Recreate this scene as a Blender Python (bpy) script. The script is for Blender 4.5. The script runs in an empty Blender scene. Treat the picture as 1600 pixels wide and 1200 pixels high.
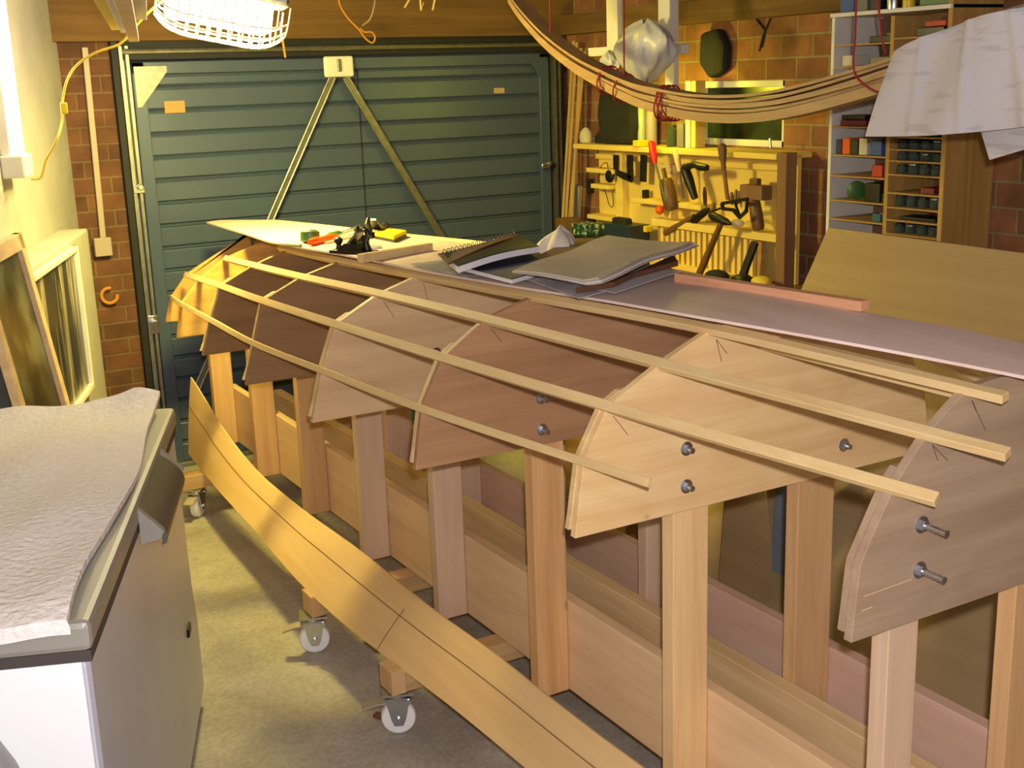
import bpy, bmesh, math, random
from mathutils import Vector, Matrix
random.seed(7)
sc = bpy.context.scene
COL = sc.collection
V = Vector
# ---------------------------------------------------------------- camera
CR = V((0.8635622, -0.5032055, -0.0323192))
CD = V((-0.1495252, -0.1943377, -0.9694715))
CF = V((0.4815626, 0.8420315, -0.2430646))
FPX = 1900.0
EYE = V((0, 0, 1.8))
cam = bpy.data.cameras.new('camera')
cam.sensor_width = 36.0
cam.lens = FPX / 1600.0 * 36.0
cam.clip_start = 0.05
co = bpy.data.objects.new('camera', cam)
COL.objects.link(co)
R = Matrix((CR, -CD, -CF)).transposed()
co.matrix_world = Matrix.Translation(EYE) @ R.to_4x4()
sc.camera = co


def ray(px, py):
    return CR * ((px - 800) / FPX) + CD * ((py - 600) / FPX) + CF


def aX(px, py, X):
    d = ray(px, py)
    return EYE + d * (X / d.x)


def aY(px, py, Y):
    d = ray(px, py)
    return EYE + d * (Y / d.y)


def aZ(px, py, Z):
    d = ray(px, py)
    return EYE + d * ((Z - EYE.z) / d.z)


def proj(P):
    q = V(P) - EYE
    w = q.dot(CF)
    return 800 + FPX * q.dot(CR) / w, 600 + FPX * q.dot(CD) / w


WA = math.radians(20.8)              # the left wall is splayed
WD = V((math.sin(WA), math.cos(WA), 0))
WN = V((math.cos(WA), -math.sin(WA), 0))
WP = V((1.07, 5.8, 0))


def W(s, d, z):
    """point on the left wall: s along it from the far corner, d out of it"""
    return WP + WD * s + WN * d + V((0, 0, z))


# ---------------------------------------------------------------- materials
def lin(c):
    c = c / 255.0
    return c / 12.92 if c <= 0.04045 else ((c + 0.055) / 1.055) ** 2.4


def rgb(r, g, b):
    return (lin(r), lin(g), lin(b), 1)


def newmat(name):
    m = bpy.data.materials.new(name)
    m.use_nodes = True
    nt = m.node_tree
    return m, nt, nt.nodes['Principled BSDF']


def plain(name, col, rough=0.5, metal=0.0, noise=0.0, nscale=30, bump=0.0, emit=None, estr=0, spec=0.5, alpha=None, trans=None):
    m, nt, b = newmat(name)
    b.inputs['Base Color'].default_value = col
    b.inputs['Roughness'].default_value = rough
    b.inputs['Metallic'].default_value = metal
    b.inputs['Specular IOR Level'].default_value = spec
    tc = nt.nodes.new('ShaderNodeTexCoord')
    nz = nt.nodes.new('ShaderNodeTexNoise')
    nz.inputs['Scale'].default_value = nscale
    nz.inputs['Detail'].default_value = 4
    nt.links.new(tc.outputs['Object'], nz.inputs['Vector'])
    if noise > 0:
        hs = nt.nodes.new('ShaderNodeMapRange')
        hs.inputs[1].default_value = 0.3
        hs.inputs[2].default_value = 0.7
        hs.inputs[3].default_value = 1 - noise
        hs.inputs[4].default_value = 1 + noise * 0.5
        nt.links.new(nz.outputs['Fac'], hs.inputs[0])
        mx = nt.nodes.new('ShaderNodeVectorMath')
        mx.operation = 'SCALE'
        mx.inputs[0].default_value = col[:3]
        nt.links.new(hs.outputs[0], mx.inputs['Scale'])
        nt.links.new(mx.outputs[0], b.inputs['Base Color'])
    if bump > 0:
        bp = nt.nodes.new('ShaderNodeBump')
        bp.inputs['Strength'].default_value = bump
        bp.inputs['Distance'].default_value = 0.01
        nt.links.new(nz.outputs['Fac'], bp.inputs['Height'])
        nt.links.new(bp.outputs[0], b.inputs['Normal'])
    if emit:
        b.inputs['Emission Color'].default_value = emit
        b.inputs['Emission Strength'].default_value = estr
    if alpha is not None:
        b.inputs['Alpha'].default_value = alpha
    if trans is not None:
        b.inputs['Transmission Weight'].default_value = trans
    return m


def wood(name, c1, c2, axis='Y', scale=6.0, rough=0.55, bands=0.0, knots=0.0):
    """grain stretched along one axis of the object; c1 light, c2 dark"""
    m, nt, b = newmat(name)
    b.inputs['Roughness'].default_value = rough
    b.inputs['Specular IOR Level'].default_value = 0.35
    L = nt.links.new
    tc = nt.nodes.new('ShaderNodeTexCoord')
    mp = nt.nodes.new('ShaderNodeMapping')
    s = [scale * 4] * 3
    s['XYZ'.index(axis)] = scale * 0.25
    mp.inputs['Scale'].default_value = s
    L(tc.outputs['Object'], mp.inputs['Vector'])
    n1 = nt.nodes.new('ShaderNodeTexNoise')
    n1.inputs['Scale'].default_value = 1.0
    n1.inputs['Detail'].default_value = 5
    n1.inputs['Distortion'].default_value = 0.6
    L(mp.outputs[0], n1.inputs['Vector'])
    mp2 = nt.nodes.new('ShaderNodeMapping')
    s2 = [scale * 28] * 3
    s2['XYZ'.index(axis)] = scale * 0.8
    mp2.inputs['Scale'].default_value = s2
    L(tc.outputs['Object'], mp2.inputs['Vector'])
    n2 = nt.nodes.new('ShaderNodeTexNoise')
    n2.inputs['Scale'].default_value = 1.0
    n2.inputs['Detail'].default_value = 3
    L(mp2.outputs[0], n2.inputs['Vector'])
    ad = nt.nodes.new('ShaderNodeMath')
    ad.operation = 'MULTIPLY_ADD'
    L(n2.outputs['Fac'], ad.inputs[0])
    ad.inputs[1].default_value = 0.35
    L(n1.outputs['Fac'], ad.inputs[2])
    last = ad
    if bands > 0:
        # contour lines of a slow noise: rotary-cut figure
        mp3 = nt.nodes.new('ShaderNodeMapping')
        s3 = [scale * 0.7] * 3
        s3['XYZ'.index(axis)] = scale * 0.25
        mp3.inputs['Scale'].default_value = s3
        L(tc.outputs['Object'], mp3.inputs['Vector'])
        n3 = nt.nodes.new('ShaderNodeTexNoise')
        n3.inputs['Scale'].default_value = 1.0
        n3.inputs['Detail'].default_value = 2
        L(mp3.outputs[0], n3.inputs['Vector'])
        mu = nt.nodes.new('ShaderNodeMath')
        mu.operation = 'MULTIPLY'
        mu.inputs[1].default_value = 70
        L(n3.outputs['Fac'], mu.inputs[0])
        sn = nt.nodes.new('ShaderNodeMath')
        sn.operation = 'SINE'
        L(mu.outputs[0], sn.inputs[0])
        a2 = nt.nodes.new('ShaderNodeMath')
        a2.operation = 'MULTIPLY_ADD'
        L(sn.outputs[0], a2.inputs[0])
        a2.inputs[1].default_value = bands * 0.1
        L(ad.outputs[0], a2.inputs[2])
        last = a2
    cr = nt.nodes.new('ShaderNodeValToRGB')
    cr.color_ramp.elements[0].position = 0.42
    cr.color_ramp.elements[0].color = c1
    cr.color_ramp.elements[1].position = 1.1 if False else 1.0
    cr.color_ramp.elements[1].color = c2
    L(last.outputs[0], cr.inputs['Fac'])
    out = cr.outputs['Color']
    if knots > 0:
        vo = nt.nodes.new('ShaderNodeTexVoronoi')
        vo.inputs['Scale'].default_value = knots
        mp4 = nt.nodes.new('ShaderNodeMapping')
        s4 = [1, 1, 1]
        s4['XYZ'.index(axis)] = 0.7
        mp4.inputs['Scale'].default_value = s4
        L(tc.outputs['Object'], mp4.inputs['Vector'])
        L(mp4.outputs[0], vo.inputs['Vector'])
        mr = nt.nodes.new('ShaderNodeMapRange')
        mr.inputs[1].default_value = 0.02
        mr.inputs[2].default_value = 0.075
        L(vo.outputs['Distance'], mr.inputs[0])
        mx = nt.nodes.new('ShaderNodeMix')
        mx.data_type = 'RGBA'
        L(mr.outputs[0], mx.inputs['Factor'])
        mx.inputs['A'].default_value = tuple(c * 0.35 for c in c2[:3]) + (1,)
        L(out, mx.inputs['B'])
        out = mx.outputs['Result']
    L(out, b.inputs['Base Color'])
    bp = nt.nodes.new('ShaderNodeBump')
    bp.inputs['Strength'].default_value = 0.12
    bp.inputs['Distance'].default_value = 0.002
    L(n2.outputs['Fac'], bp.inputs['Height'])
    L(bp.outputs[0], b.inputs['Normal'])
    return m


def brick(name, plane, c1, c2, mortar, bw, bh, ms=0.012):
    """plane 'XZ' or 'YZ' : bricks laid in that plane"""
    m, nt, b = newmat(name)
    b.inputs['Roughness'].default_value = 0.9
    L = nt.links.new
    tc = nt.nodes.new('ShaderNodeTexCoord')
    sp = nt.nodes.new('ShaderNodeSeparateXYZ')
    L(tc.outputs['Object'], sp.inputs[0])
    cb = nt.nodes.new('ShaderNodeCombineXYZ')
    L(sp.outputs['X' if plane == 'XZ' else 'Y'], cb.inputs[0])
    L(sp.outputs['Z'], cb.inputs[1])
    nz = nt.nodes.new('ShaderNodeTexNoise')
    nz.inputs['Scale'].default_value = 9
    nz.inputs['Detail'].default_value = 5
    L(tc.outputs['Object'], nz.inputs['Vector'])
    br = nt.nodes.new('ShaderNodeTexBrick')
    br.inputs['Scale'].default_value = 1
    br.inputs['Brick Width'].default_value = bw
    br.inputs['Row Height'].default_value = bh
    br.inputs['Mortar Size'].default_value = ms * 0.5
    br.inputs['Mortar Smooth'].default_value = 0.3
    br.inputs['Color1'].default_value = c1
    br.inputs['Color2'].default_value = c2
    br.inputs['Mortar'].default_value = mortar
    L(cb.outputs[0], br.inputs['Vector'])
    mr = nt.nodes.new('ShaderNodeMapRange')
    mr.inputs[1].default_value = 0.3
    mr.inputs[2].default_value = 0.7
    mr.inputs[3].default_value = 0.65
    mr.inputs[4].default_value = 1.2
    L(nz.outputs['Fac'], mr.inputs[0])
    mx = nt.nodes.new('ShaderNodeVectorMath')
    mx.operation = 'SCALE'
    L(br.outputs['Color'], mx.inputs[0])
    L(mr.outputs[0], mx.inputs['Scale'])
    L(mx.outputs[0], b.inputs['Base Color'])
    bp = nt.nodes.new('ShaderNodeBump')
    bp.inputs['Strength'].default_value = 0.6
    bp.inputs['Distance'].default_value = 0.006
    bp.invert = True
    L(br.outputs['Fac'], bp.inputs['Height'])
    L(bp.outputs[0], b.inputs['Normal'])
    return m


M = {}


def plan_mat():
    m, nt, b = newmat('drawn paper')
    L = nt.links.new
    b.inputs['Roughness'].default_value = 0.8
    tc = nt.nodes.new('ShaderNodeTexCoord')
    mp = nt.nodes.new('ShaderNodeMapping')
    mp.inputs['Scale'].default_value = (3, 3, 16)
    L(tc.outputs['Object'], mp.inputs['Vector'])
    n = nt.nodes.new('ShaderNodeTexNoise')
    n.inputs['Scale'].default_value = 2.4
    n.inputs['Detail'].default_value = 5
    L(mp.outputs[0], n.inputs['Vector'])
    cr = nt.nodes.new('ShaderNodeValToRGB')
    e = cr.color_ramp.elements
    e[0].position = 0.38
    e[0].color = rgb(184, 179, 182)
    e[1].position = 0.44
    e[1].color = rgb(200, 194, 196)
    L(n.outputs['Fac'], cr.inputs['Fac'])
    L(cr.outputs['Color'], b.inputs['Base Color'])
    return m


M['sapele_dark'] = wood('dark brown plywood', rgb(148, 116, 80), rgb(128, 98, 64), 'X', 5, 0.6, bands=0.25)
M['sapele'] = wood('red brown plywood', rgb(182, 140, 102), rgb(152, 112, 80), 'X', 5, 0.55, bands=0.4)
M['tan_ply'] = wood('tan plywood', rgb(218, 186, 142), rgb(196, 160, 118), 'X', 5, 0.55, bands=0.4)
M['birch'] = wood('pale birch plywood', rgb(238, 206, 150), rgb(218, 176, 120), 'X', 6, 0.55, bands=0.5, knots=7.5)
M['grey_ply'] = wood('grey brown plywood', rgb(174, 150, 124), rgb(148, 122, 98), 'X', 5, 0.55, bands=0.4)
M['ochre_ply'] = wood('ochre plywood', rgb(214, 168, 96), rgb(176, 128, 66), 'X', 5, 0.6, bands=0.3)
M['panel'] = wood('thin pinkish plywood', rgb(226, 204, 194), rgb(212, 186, 174), 'Y', 5, 0.5, bands=0.15)
M['plank'] = wood('flexible plywood plank', rgb(228, 192, 136), rgb(212, 172, 116), 'Y', 4, 0.6)
M['stringer'] = wood('pale stringer timber', rgb(224, 196, 142), rgb(204, 170, 116), 'Y', 6, 0.6)
M['post'] = wood('post pine', rgb(216, 176, 126), rgb(190, 146, 100), 'Z', 6, 0.6)
M['post_pink'] = wood('pinkish post timber', rgb(214, 184, 154), rgb(194, 162, 132), 'Z', 5, 0.65)
M['post_warm'] = wood('orange knotty post pine', rgb(226, 180, 124), rgb(192, 142, 90), 'Z', 6, 0.6, knots=5)
M['post_light'] = wood('pale knotty post pine', rgb(240, 204, 150), rgb(212, 170, 116), 'Z', 6, 0.6, knots=5)
M['rail'] = wood('rail timber', rgb(234, 200, 156), rgb(212, 174, 132), 'Y', 5, 0.6, bands=0.3)
M['rail_far'] = wood('far rail timber', rgb(212, 178, 156), rgb(194, 156, 134), 'Y', 5, 0.65)
M['beamwood'] = wood('centre beam timber', rgb(232, 204, 156), rgb(204, 168, 116), 'Y', 6, 0.6)
M['crosswood'] = wood('cross bearer timber', rgb(210, 176, 124), rgb(178, 138, 90), 'X', 6, 0.6)
M['roof_x'] = wood('roof timber across', rgb(124, 92, 46), rgb(84, 60, 32), 'X', 4, 0.85)
M['roof_y'] = wood('roof timber along', rgb(124, 92, 46), rgb(84, 60, 32), 'Y', 4, 0.85)
M['roofboard'] = wood('roof boarding', rgb(96, 66, 38), rgb(60, 40, 24), 'X', 3, 0.9)
M['hardboard'] = wood('large plywood sheet', rgb(176, 150, 108), rgb(164, 136, 94), 'Y', 3, 0.75)
M['brownboard'] = wood('brown upright board', rgb(140, 104, 72), rgb(114, 82, 54), 'Z', 4, 0.7)
M['shelfwood'] = wood('pine shelving', rgb(190, 150, 86), rgb(150, 112, 60), 'Y', 6, 0.6)
M['shelfwood_z'] = wood('pine divider', rgb(196, 154, 84), rgb(156, 116, 60), 'Z', 6, 0.6)
M['strip_y'] = wood('veneer strips', rgb(188, 154, 102), rgb(156, 122, 78), 'Y', 7, 0.6)
M['strip_z'] = wood('upright strips', rgb(206, 170, 110), rgb(176, 138, 84), 'Z', 7, 0.6)
M['pegboard'] = wood('cream painted tool board', rgb(234, 204, 110), rgb(216, 182, 84), 'Y', 3, 0.7)
M['mortise'] = wood('tool handle beech', rgb(124, 88, 48), rgb(84, 58, 32), 'Z', 8, 0.45)
M['handle_red'] = plain('red plastic handle', rgb(214, 32, 20), 0.3)
M['handle_orange'] = plain('orange plastic handle', rgb(236, 88, 16), 0.3)
M['edge_ply'] = wood('plywood edge', rgb(232, 204, 150), rgb(196, 160, 108), 'Y', 8, 0.7)
M['steel'] = plain('zinc plated steel', rgb(200, 205, 215), 0.28, 1.0)
M['steel_dull'] = plain('dull galvanised steel', rgb(150, 150, 140), 0.45, 0.9, noise=0.2)
M['iron'] = plain('dark cast iron', rgb(38, 34, 30), 0.45, 0.5)
M['black'] = plain('black plastic', rgb(18, 17, 17), 0.4)
M['rubber'] = plain('black rubber strip', rgb(26, 25, 22), 0.7)
M['white_wheel'] = plain('white nylon', rgb(240, 238, 236), 0.35)
M['plaster'] = plain('cream painted wall', rgb(172, 168, 156), 0.9, noise=0.12, nscale=5, bump=0.3)
M['white_paint'] = plain('white paint', rgb(226, 220, 206), 0.55, noise=0.06, nscale=12)
M['conduit'] = plain('grey white conduit', rgb(168, 152, 130), 0.5)
M['door_green'] = plain('grey green door steel', rgb(74, 88, 108), 0.4, 0.15, noise=0.08, nscale=3)
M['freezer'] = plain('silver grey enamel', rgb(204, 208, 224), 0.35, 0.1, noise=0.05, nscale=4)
M['freezer_flash'] = plain('flash-whitened enamel', rgb(250, 250, 252), 0.3)  # freezer enamel with the flash glare put into its colour
M['lid'] = plain('grey lid plastic', rgb(156, 152, 142), 0.4, 0.1)
M['lid_dark'] = plain('dark seal', rgb(72, 64, 60), 0.6)
M['handle_grey'] = plain('smoky handle plastic', rgb(96, 90, 78), 0.35)
M['towel'] = plain('white towelling', rgb(244, 236, 232), 0.95, noise=0.06, nscale=60, bump=0.8)
M['towel_back'] = M['towel']
M['appliance'] = plain('pale grey plastic casing', rgb(176, 178, 188), 0.35)
M['paper'] = plan_mat()
M['oldpaper'] = plain('greyed paper', rgb(192, 178, 160), 0.85, noise=0.10, nscale=7)
M['plastic_sheet'] = plain('clear plastic sleeve', rgb(200, 196, 200), 0.15, alpha=0.55)
M['cover_dark'] = plain('dark magazine cover', rgb(46, 40, 30), 0.3, noise=0.5, nscale=9)
M['cover_brown'] = plain('brown book cover', rgb(104, 66, 44), 0.5, noise=0.15)
M['cover_blue'] = plain('blue grey magazine cover', rgb(40, 46, 78), 0.3, noise=0.3, nscale=12)
M['pages'] = plain('page edges', rgb(232, 228, 232), 0.8)
M['red_cord'] = plain('red cord', rgb(150, 30, 40), 0.7)
M['yellow_cord'] = plain('yellow cable', rgb(214, 186, 60), 0.5)
M['orange_string'] = plain('ochre string', rgb(196, 132, 40), 0.8)
M['bag'] = plain('white plastic bag', rgb(206, 204, 206), 0.35, noise=0.1, nscale=8)
M['glass_dark'] = plain('dark glass', rgb(20, 28, 26), 0.08, spec=0.8)
M['green_tool'] = plain('green plastic', rgb(64, 104, 48), 0.4)
M['yellow_box'] = plain('yellow plastic', rgb(226, 192, 24), 0.4)
M['tissue'] = plain('white cloth', rgb(226, 216, 196), 0.9, bump=0.3, nscale=20)
M['dark_cloth'] = plain('dark fabric', rgb(34, 32, 26), 0.9, noise=0.4, nscale=6)
M['blue_grey'] = plain('blue grey board', rgb(140, 150, 160), 0.7, noise=0.1)
M['tube_glow'] = plain('lit tube', rgb(255, 250, 225), 0.4, emit=(1, 0.86, 0.55, 1), estr=14)
M['lamp_glow'] = plain('lit lamp diffuser', rgb(255, 250, 230), 0.4, emit=(1, 0.86, 0.5, 1), estr=90)
M['cage'] = plain('white coated wire', rgb(240, 232, 200), 0.4)


def glass_jar_mat():
    m, nt, b = newmat('jar glass')
    b.inputs['Base Color'].default_value = rgb(96, 110, 100)
    b.inputs['Roughness'].default_value = 0.08
    b.inputs['Transmission Weight'].default_value = 0.6
    b.inputs['IOR'].default_value = 1.3
    return m


M['jar'] = glass_jar_mat()


def concrete():
    m, nt, b = newmat('worn concrete floor')
    L = nt.links.new
    b.inputs['Roughness'].default_value = 0.8
    tc = nt.nodes.new('ShaderNodeTexCoord')
    a = nt.nodes.new('ShaderNodeTexNoise')
    a.inputs['Scale'].default_value = 2.2
    a.inputs['Detail'].default_value = 8
    a.inputs['Roughness'].default_value = 0.65
    L(tc.outputs['Object'], a.inputs['Vector'])
    c = nt.nodes.new('ShaderNodeTexNoise')
    c.inputs['Scale'].default_value = 60
    c.inputs['Detail'].default_value = 4
    L(tc.outputs['Object'], c.inputs['Vector'])
    cr = nt.nodes.new('ShaderNodeValToRGB')
    e = cr.color_ramp.elements
    e[0].position = 0.32
    e[0].color = rgb(144, 136, 124)
    e[1].position = 0.7
    e[1].color = rgb(188, 180, 168)
    L(a.outputs['Fac'], cr.inputs['Fac'])
    mr = nt.nodes.new('ShaderNodeMapRange')
    mr.inputs[1].default_value = 0.35
    mr.inputs[2].default_value = 0.6
    mr.inputs[3].default_value = 0.86
    mr.inputs[4].default_value = 1.03
    L(c.outputs['Fac'], mr.inputs[0])
    mx = nt.nodes.new('ShaderNodeVectorMath')
    mx.operation = 'SCALE'
    L(cr.outputs['Color'], mx.inputs[0])
    L(mr.outputs[0], mx.inputs['Scale'])
    L(mx.outputs[0], b.inputs['Base Color'])
    bp = nt.nodes.new('ShaderNodeBump')
    bp.inputs['Strength'].default_value = 0.3
    bp.inputs['Distance'].default_value = 0.004
    L(c.outputs['Fac'], bp.inputs['Height'])
    L(bp.outputs[0], b.inputs['Normal'])
    return m


M['concrete'] = concrete()
M['brick_back'] = brick('back wall brick', 'XZ', rgb(110, 70, 42), rgb(88, 56, 36), rgb(112, 88, 56), 0.225, 0.075)
M['brick_right'] = brick('right wall brick', 'YZ', rgb(158, 104, 64), rgb(128, 82, 52), rgb(150, 130, 88), 0.19, 0.0925)


def picture_mat():
    """dark glazed picture; the pale streaks paint in reflections on the glass"""
    m, nt, b = newmat('dark picture with pale streaks')
    L = nt.links.new
    b.inputs['Roughness'].default_value = 0.25
    tc = nt.nodes.new('ShaderNodeTexCoord')
    mp = nt.nodes.new('ShaderNodeMapping')
    mp.inputs['Rotation'].default_value = (0.35, 0.1, 0)
    mp.inputs['Scale'].default_value = (14, 14, 1.6)
    L(tc.outputs['Object'], mp.inputs['Vector'])
    n = nt.nodes.new('ShaderNodeTexNoise')
    n.inputs['Scale'].default_value = 1.0
    n.inputs['Detail'].default_value = 6
    n.inputs['Distortion'].default_value = 0.8
    L(mp.outputs[0], n.inputs['Vector'])
    cr = nt.nodes.new('ShaderNodeValToRGB')
    e = cr.color_ramp.elements
    e[0].position = 0.48
    e[0].color = rgb(48, 44, 36)
    e[1].position = 0.68
    e[1].color = rgb(176, 164, 132)
    L(n.outputs['Fac'], cr.inputs['Fac'])
    L(cr.outputs['Color'], b.inputs['Base Color'])
    return m


M['picture'] = picture_mat()


def blotch(name, ca, cb_, cc, scale=4, rough=0.3):
    m, nt, b = newmat(name)
    L = nt.links.new
    b.inputs['Roughness'].default_value = rough
    tc = nt.nodes.new('ShaderNodeTexCoord')
    n = nt.nodes.new('ShaderNodeTexNoise')
    n.inputs['Scale'].default_value = scale
    n.inputs['Detail'].default_value = 2
    L(tc.outputs['Object'], n.inputs['Vector'])
    cr = nt.nodes.new('ShaderNodeValToRGB')
    e = cr.color_ramp.elements
    e[0].position = 0.38
    e[0].color = ca
    e[1].position = 0.62
    e[1].color = cc
    k = e.new(0.5)
    k.color = cb_
    L(n.outputs['Fac'], cr.inputs['Fac'])
    L(cr.outputs['Color'], b.inputs['Base Color'])
    return m


M['blotch'] = blotch('dark pane with painted reflections', rgb(40, 38, 30), rgb(74, 70, 40), rgb(112, 116, 84), 5)  # blotches put greenish reflections into the dark glass colour
M['garden'] = blotch('dark window pane', rgb(8, 12, 10), rgb(18, 26, 14), rgb(40, 52, 24), 5)


# ---------------------------------------------------------------- mesh builder
class MB:
    def __init__(s):
        s.bm = bmesh.new()

    def poly(s, pts):
        vs = [s.bm.verts.new(V(p)) for p in pts]
        return s.bm.faces.new(vs)

    def box(s, c, size, R=None):
        c = V(c)
        hx, hy, hz = [k / 2 for k in size]
        vs = []
        for x in (-hx, hx):
            for y in (-hy, hy):
                for z in (-hz, hz):
                    p = V((x, y, z))
                    if R:
                        p = R @ p
                    vs.append(s.bm.verts.new(c + p))
        for f in ((0, 1, 3, 2), (4, 6, 7, 5), (0, 4, 5, 1), (2, 3, 7, 6), (0, 2, 6, 4), (1, 5, 7, 3)):
            s.bm.faces.new([vs[i] for i in f])
        return s

    def bb(s, x0, x1, y0, y1, z0, z1):
        return s.box(((x0 + x1) / 2, (y0 + y1) / 2, (z0 + z1) / 2), (abs(x1 - x0), abs(y1 - y0), abs(z1 - z0)))

    def bar(s, a, b, w, h, up=(0, 0, 1)):
        """rectangular bar from a to b: w sideways, h along up"""
        a, b = V(a), V(b)
        d = (b - a).normalized()
        u = V(up)
        sd = d.cross(u).normalized()
        u = sd.cross(d)
        Rm = Matrix((sd, d, u)).transposed()
        return s.box((a + b) / 2, (w, (b - a).length, h), Rm)

    def prism(s, pts, vec):
        vec = V(vec)
        a = [s.bm.verts.new(V(p)) for p in pts]
        b = [s.bm.verts.new(V(p) + vec) for p in pts]
        n = len(a)
        s.bm.faces.new(a)
        s.bm.faces.new(b[::-1])
        for i in range(n):
            j = (i + 1) % n
            s.bm.faces.new([a[j], a[i], b[i], b[j]])
        return s

    def sweep(s, pts, w, h, up=(0, 0, 1), taper=None):
        """rectangular section swept along a polyline"""
        pts = [V(p) for p in pts]
        rings = []
        for i, p in enumerate(pts):
            d = (pts[min(i + 1, len(pts) - 1)] - pts[max(i - 1, 0)]).normalized()
            u = V(up)
            sd = d.cross(u).normalized()
            u = sd.cross(d).normalized()
            ww, hh = w / 2, h / 2
            rings.append([s.bm.verts.new(p + sd * a * ww + u * b_ * hh) for a, b_ in ((-1, -1), (1, -1), (1, 1), (-1, 1))])
        for i in range(len(rings) - 1):
            for k in range(4):
                j = (k + 1) % 4
                s.bm.faces.new([rings[i][k], rings[i][j], rings[i + 1][j], rings[i + 1][k]])
        s.bm.faces.new(rings[0][::-1])
        s.bm.faces.new(rings[-1])
        return s

    def tube(s, pts, r, n=8):
        pts = [V(p) for p in pts]
        rings = []
        u = None
        for i, p in enumerate(pts):
            d = (pts[min(i + 1, len(pts) - 1)] - pts[max(i - 1, 0)]).normalized()
            if u is None:
                u = d.orthogonal().normalized()
            u = (u - d * u.dot(d))
            u = u.normalized() if u.length > 1e-6 else d.orthogonal().normalized()
            v = d.cross(u)
            rr = r[i] if isinstance(r, (list, tuple)) else r
            rings.append([s.bm.verts.new(p + (u * math.cos(t) + v * math.sin(t)) * rr) for t in [2 * math.pi * k / n for k in range(n)]])
        for i in range(len(rings) - 1):
            for k in range(n):
                j = (k + 1) % n
                s.bm.faces.new([rings[i][k], rings[i][j], rings[i + 1][j], rings[i + 1][k]])
        s.bm.faces.new(rings[0][::-1])
        s.bm.faces.new(rings[-1])
        return s

    def lathe(s, o, axis, prof, n=20):
        """prof: list of (distance along axis, radius)"""
        o, axis = V(o), V(axis).normalized()
        return s.tube_prof(o, axis, prof, n)

    def tube_prof(s, o, d, prof, n):
        u = d.orthogonal().normalized()
        v = d.cross(u)
        rings = []
        for t, r in prof:
            rings.append([s.bm.verts.new(o + d * t + (u * math.cos(a) + v * math.sin(a)) * max(r, 1e-4)) for a in [2 * math.pi * k / n for k in range(n)]])
        for i in range(len(rings) - 1):
            for k in range(n):
                j = (k + 1) % n
                s.bm.faces.new([rings[i][k], rings[i][j], rings[i + 1][j], rings[i + 1][k]])
        s.bm.faces.new(rings[0][::-1])
        s.bm.faces.new(rings[-1])
        return s

    def torus(s, o, axis, Rr, r, n=28, k=8, a0=0, a1=360):
        o, axis = V(o), V(axis).normalized()
        u = axis.orthogonal().normalized()
        v = axis.cross(u)
        pts = []
        for i in range(n + 1):
            a = math.radians(a0 + (a1 - a0) * i / n)
            pts.append(o + (u * math.cos(a) + v * math.sin(a)) * Rr)
        return s.tube(pts, r, k)

    def grid(s, fn, nu, nv, thick=0.0, tdir=(0, 0, -1)):
        P = [[V(fn(i / nu, j / nv)) for j in range(nv + 1)] for i in range(nu + 1)]
        A = [[s.bm.verts.new(p) for p in r] for r in P]
        for i in range(nu):
            for j in range(nv):
                s.bm.faces.new([A[i][j], A[i + 1][j], A[i + 1][j + 1], A[i][j + 1]])
        if thick:
            t = V(tdir).normalized() * thick
            B = [[s.bm.verts.new(p + t) for p in r] for r in P]
            for i in range(nu):
                for j in range(nv):
                    s.bm.faces.new([B[i][j], B[i][j + 1], B[i + 1][j + 1], B[i + 1][j]])
            for i in range(nu):
                s.bm.faces.new([A[i][0], B[i][0], B[i + 1][0], A[i + 1][0]])
                s.bm.faces.new([A[i][nv], A[i + 1][nv], B[i + 1][nv], B[i][nv]])
            for j in range(nv):
                s.bm.faces.new([A[0][j], A[0][j + 1], B[0][j + 1], B[0][j]])
                s.bm.faces.new([A[nu][j], B[nu][j], B[nu][j + 1], A[nu][j + 1]])
        return s

    def ball(s, c, r, sq=(1, 1, 1), seg=14):
        r0 = bmesh.ops.create_uvsphere(s.bm, u_segments=seg, v_segments=seg // 2 + 2, radius=r)
        for v in r0['verts']:
            v.co = V((v.co.x * sq[0], v.co.y * sq[1], v.co.z * sq[2])) + V(c)
        return s

    def build(s, name, mat, parent=None, smooth=False, bevel=0.0, local=False, mats=None):
        off = V((0, 0, 0))
        if parent is not None and not local:
            off = wloc(parent)
        bmesh.ops.recalc_face_normals(s.bm, faces=s.bm.faces)
        if parent is None and not local:
            # a thing that is one mesh gets its origin at its base centre
            xs = [v.co for v in s.bm.verts]
            off = V(((min(p.x for p in xs) + max(p.x for p in xs)) / 2, (min(p.y for p in xs) + max(p.y for p in xs)) / 2, min(p.z for p in xs)))
        for v in s.bm.verts:
            v.co -= off
        me = bpy.data.meshes.new(name)
        s.bm.to_mesh(me)
        s.bm.free()
        me.materials.append(M[mat] if isinstance(mat, str) else mat)
        o = bpy.data.objects.new(name, me)
        COL.objects.link(o)
        if parent is not None:
            o.parent = parent
        elif not local:
            o.location = off
        if smooth:
            for p in me.polygons:
                p.use_smooth = True
            if hasattr(me, 'set_sharp_from_angle'):
                me.set_sharp_from_angle(angle=math.radians(40))
        if bevel:
            b = o.modifiers.new('bevel', 'BEVEL')
            b.width = bevel
            b.segments = 2
            b.limit_method = 'ANGLE'
        return o


def wloc(o):
    p = V((0, 0, 0))
    while o is not None:
        p = p + V(o.location)
        o = o.parent
    return p


def tag(o, label, cat, group=None):
    o['label'] = label
    o['category'] = cat
    if group:
        o['group'] = group
    return o


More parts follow.
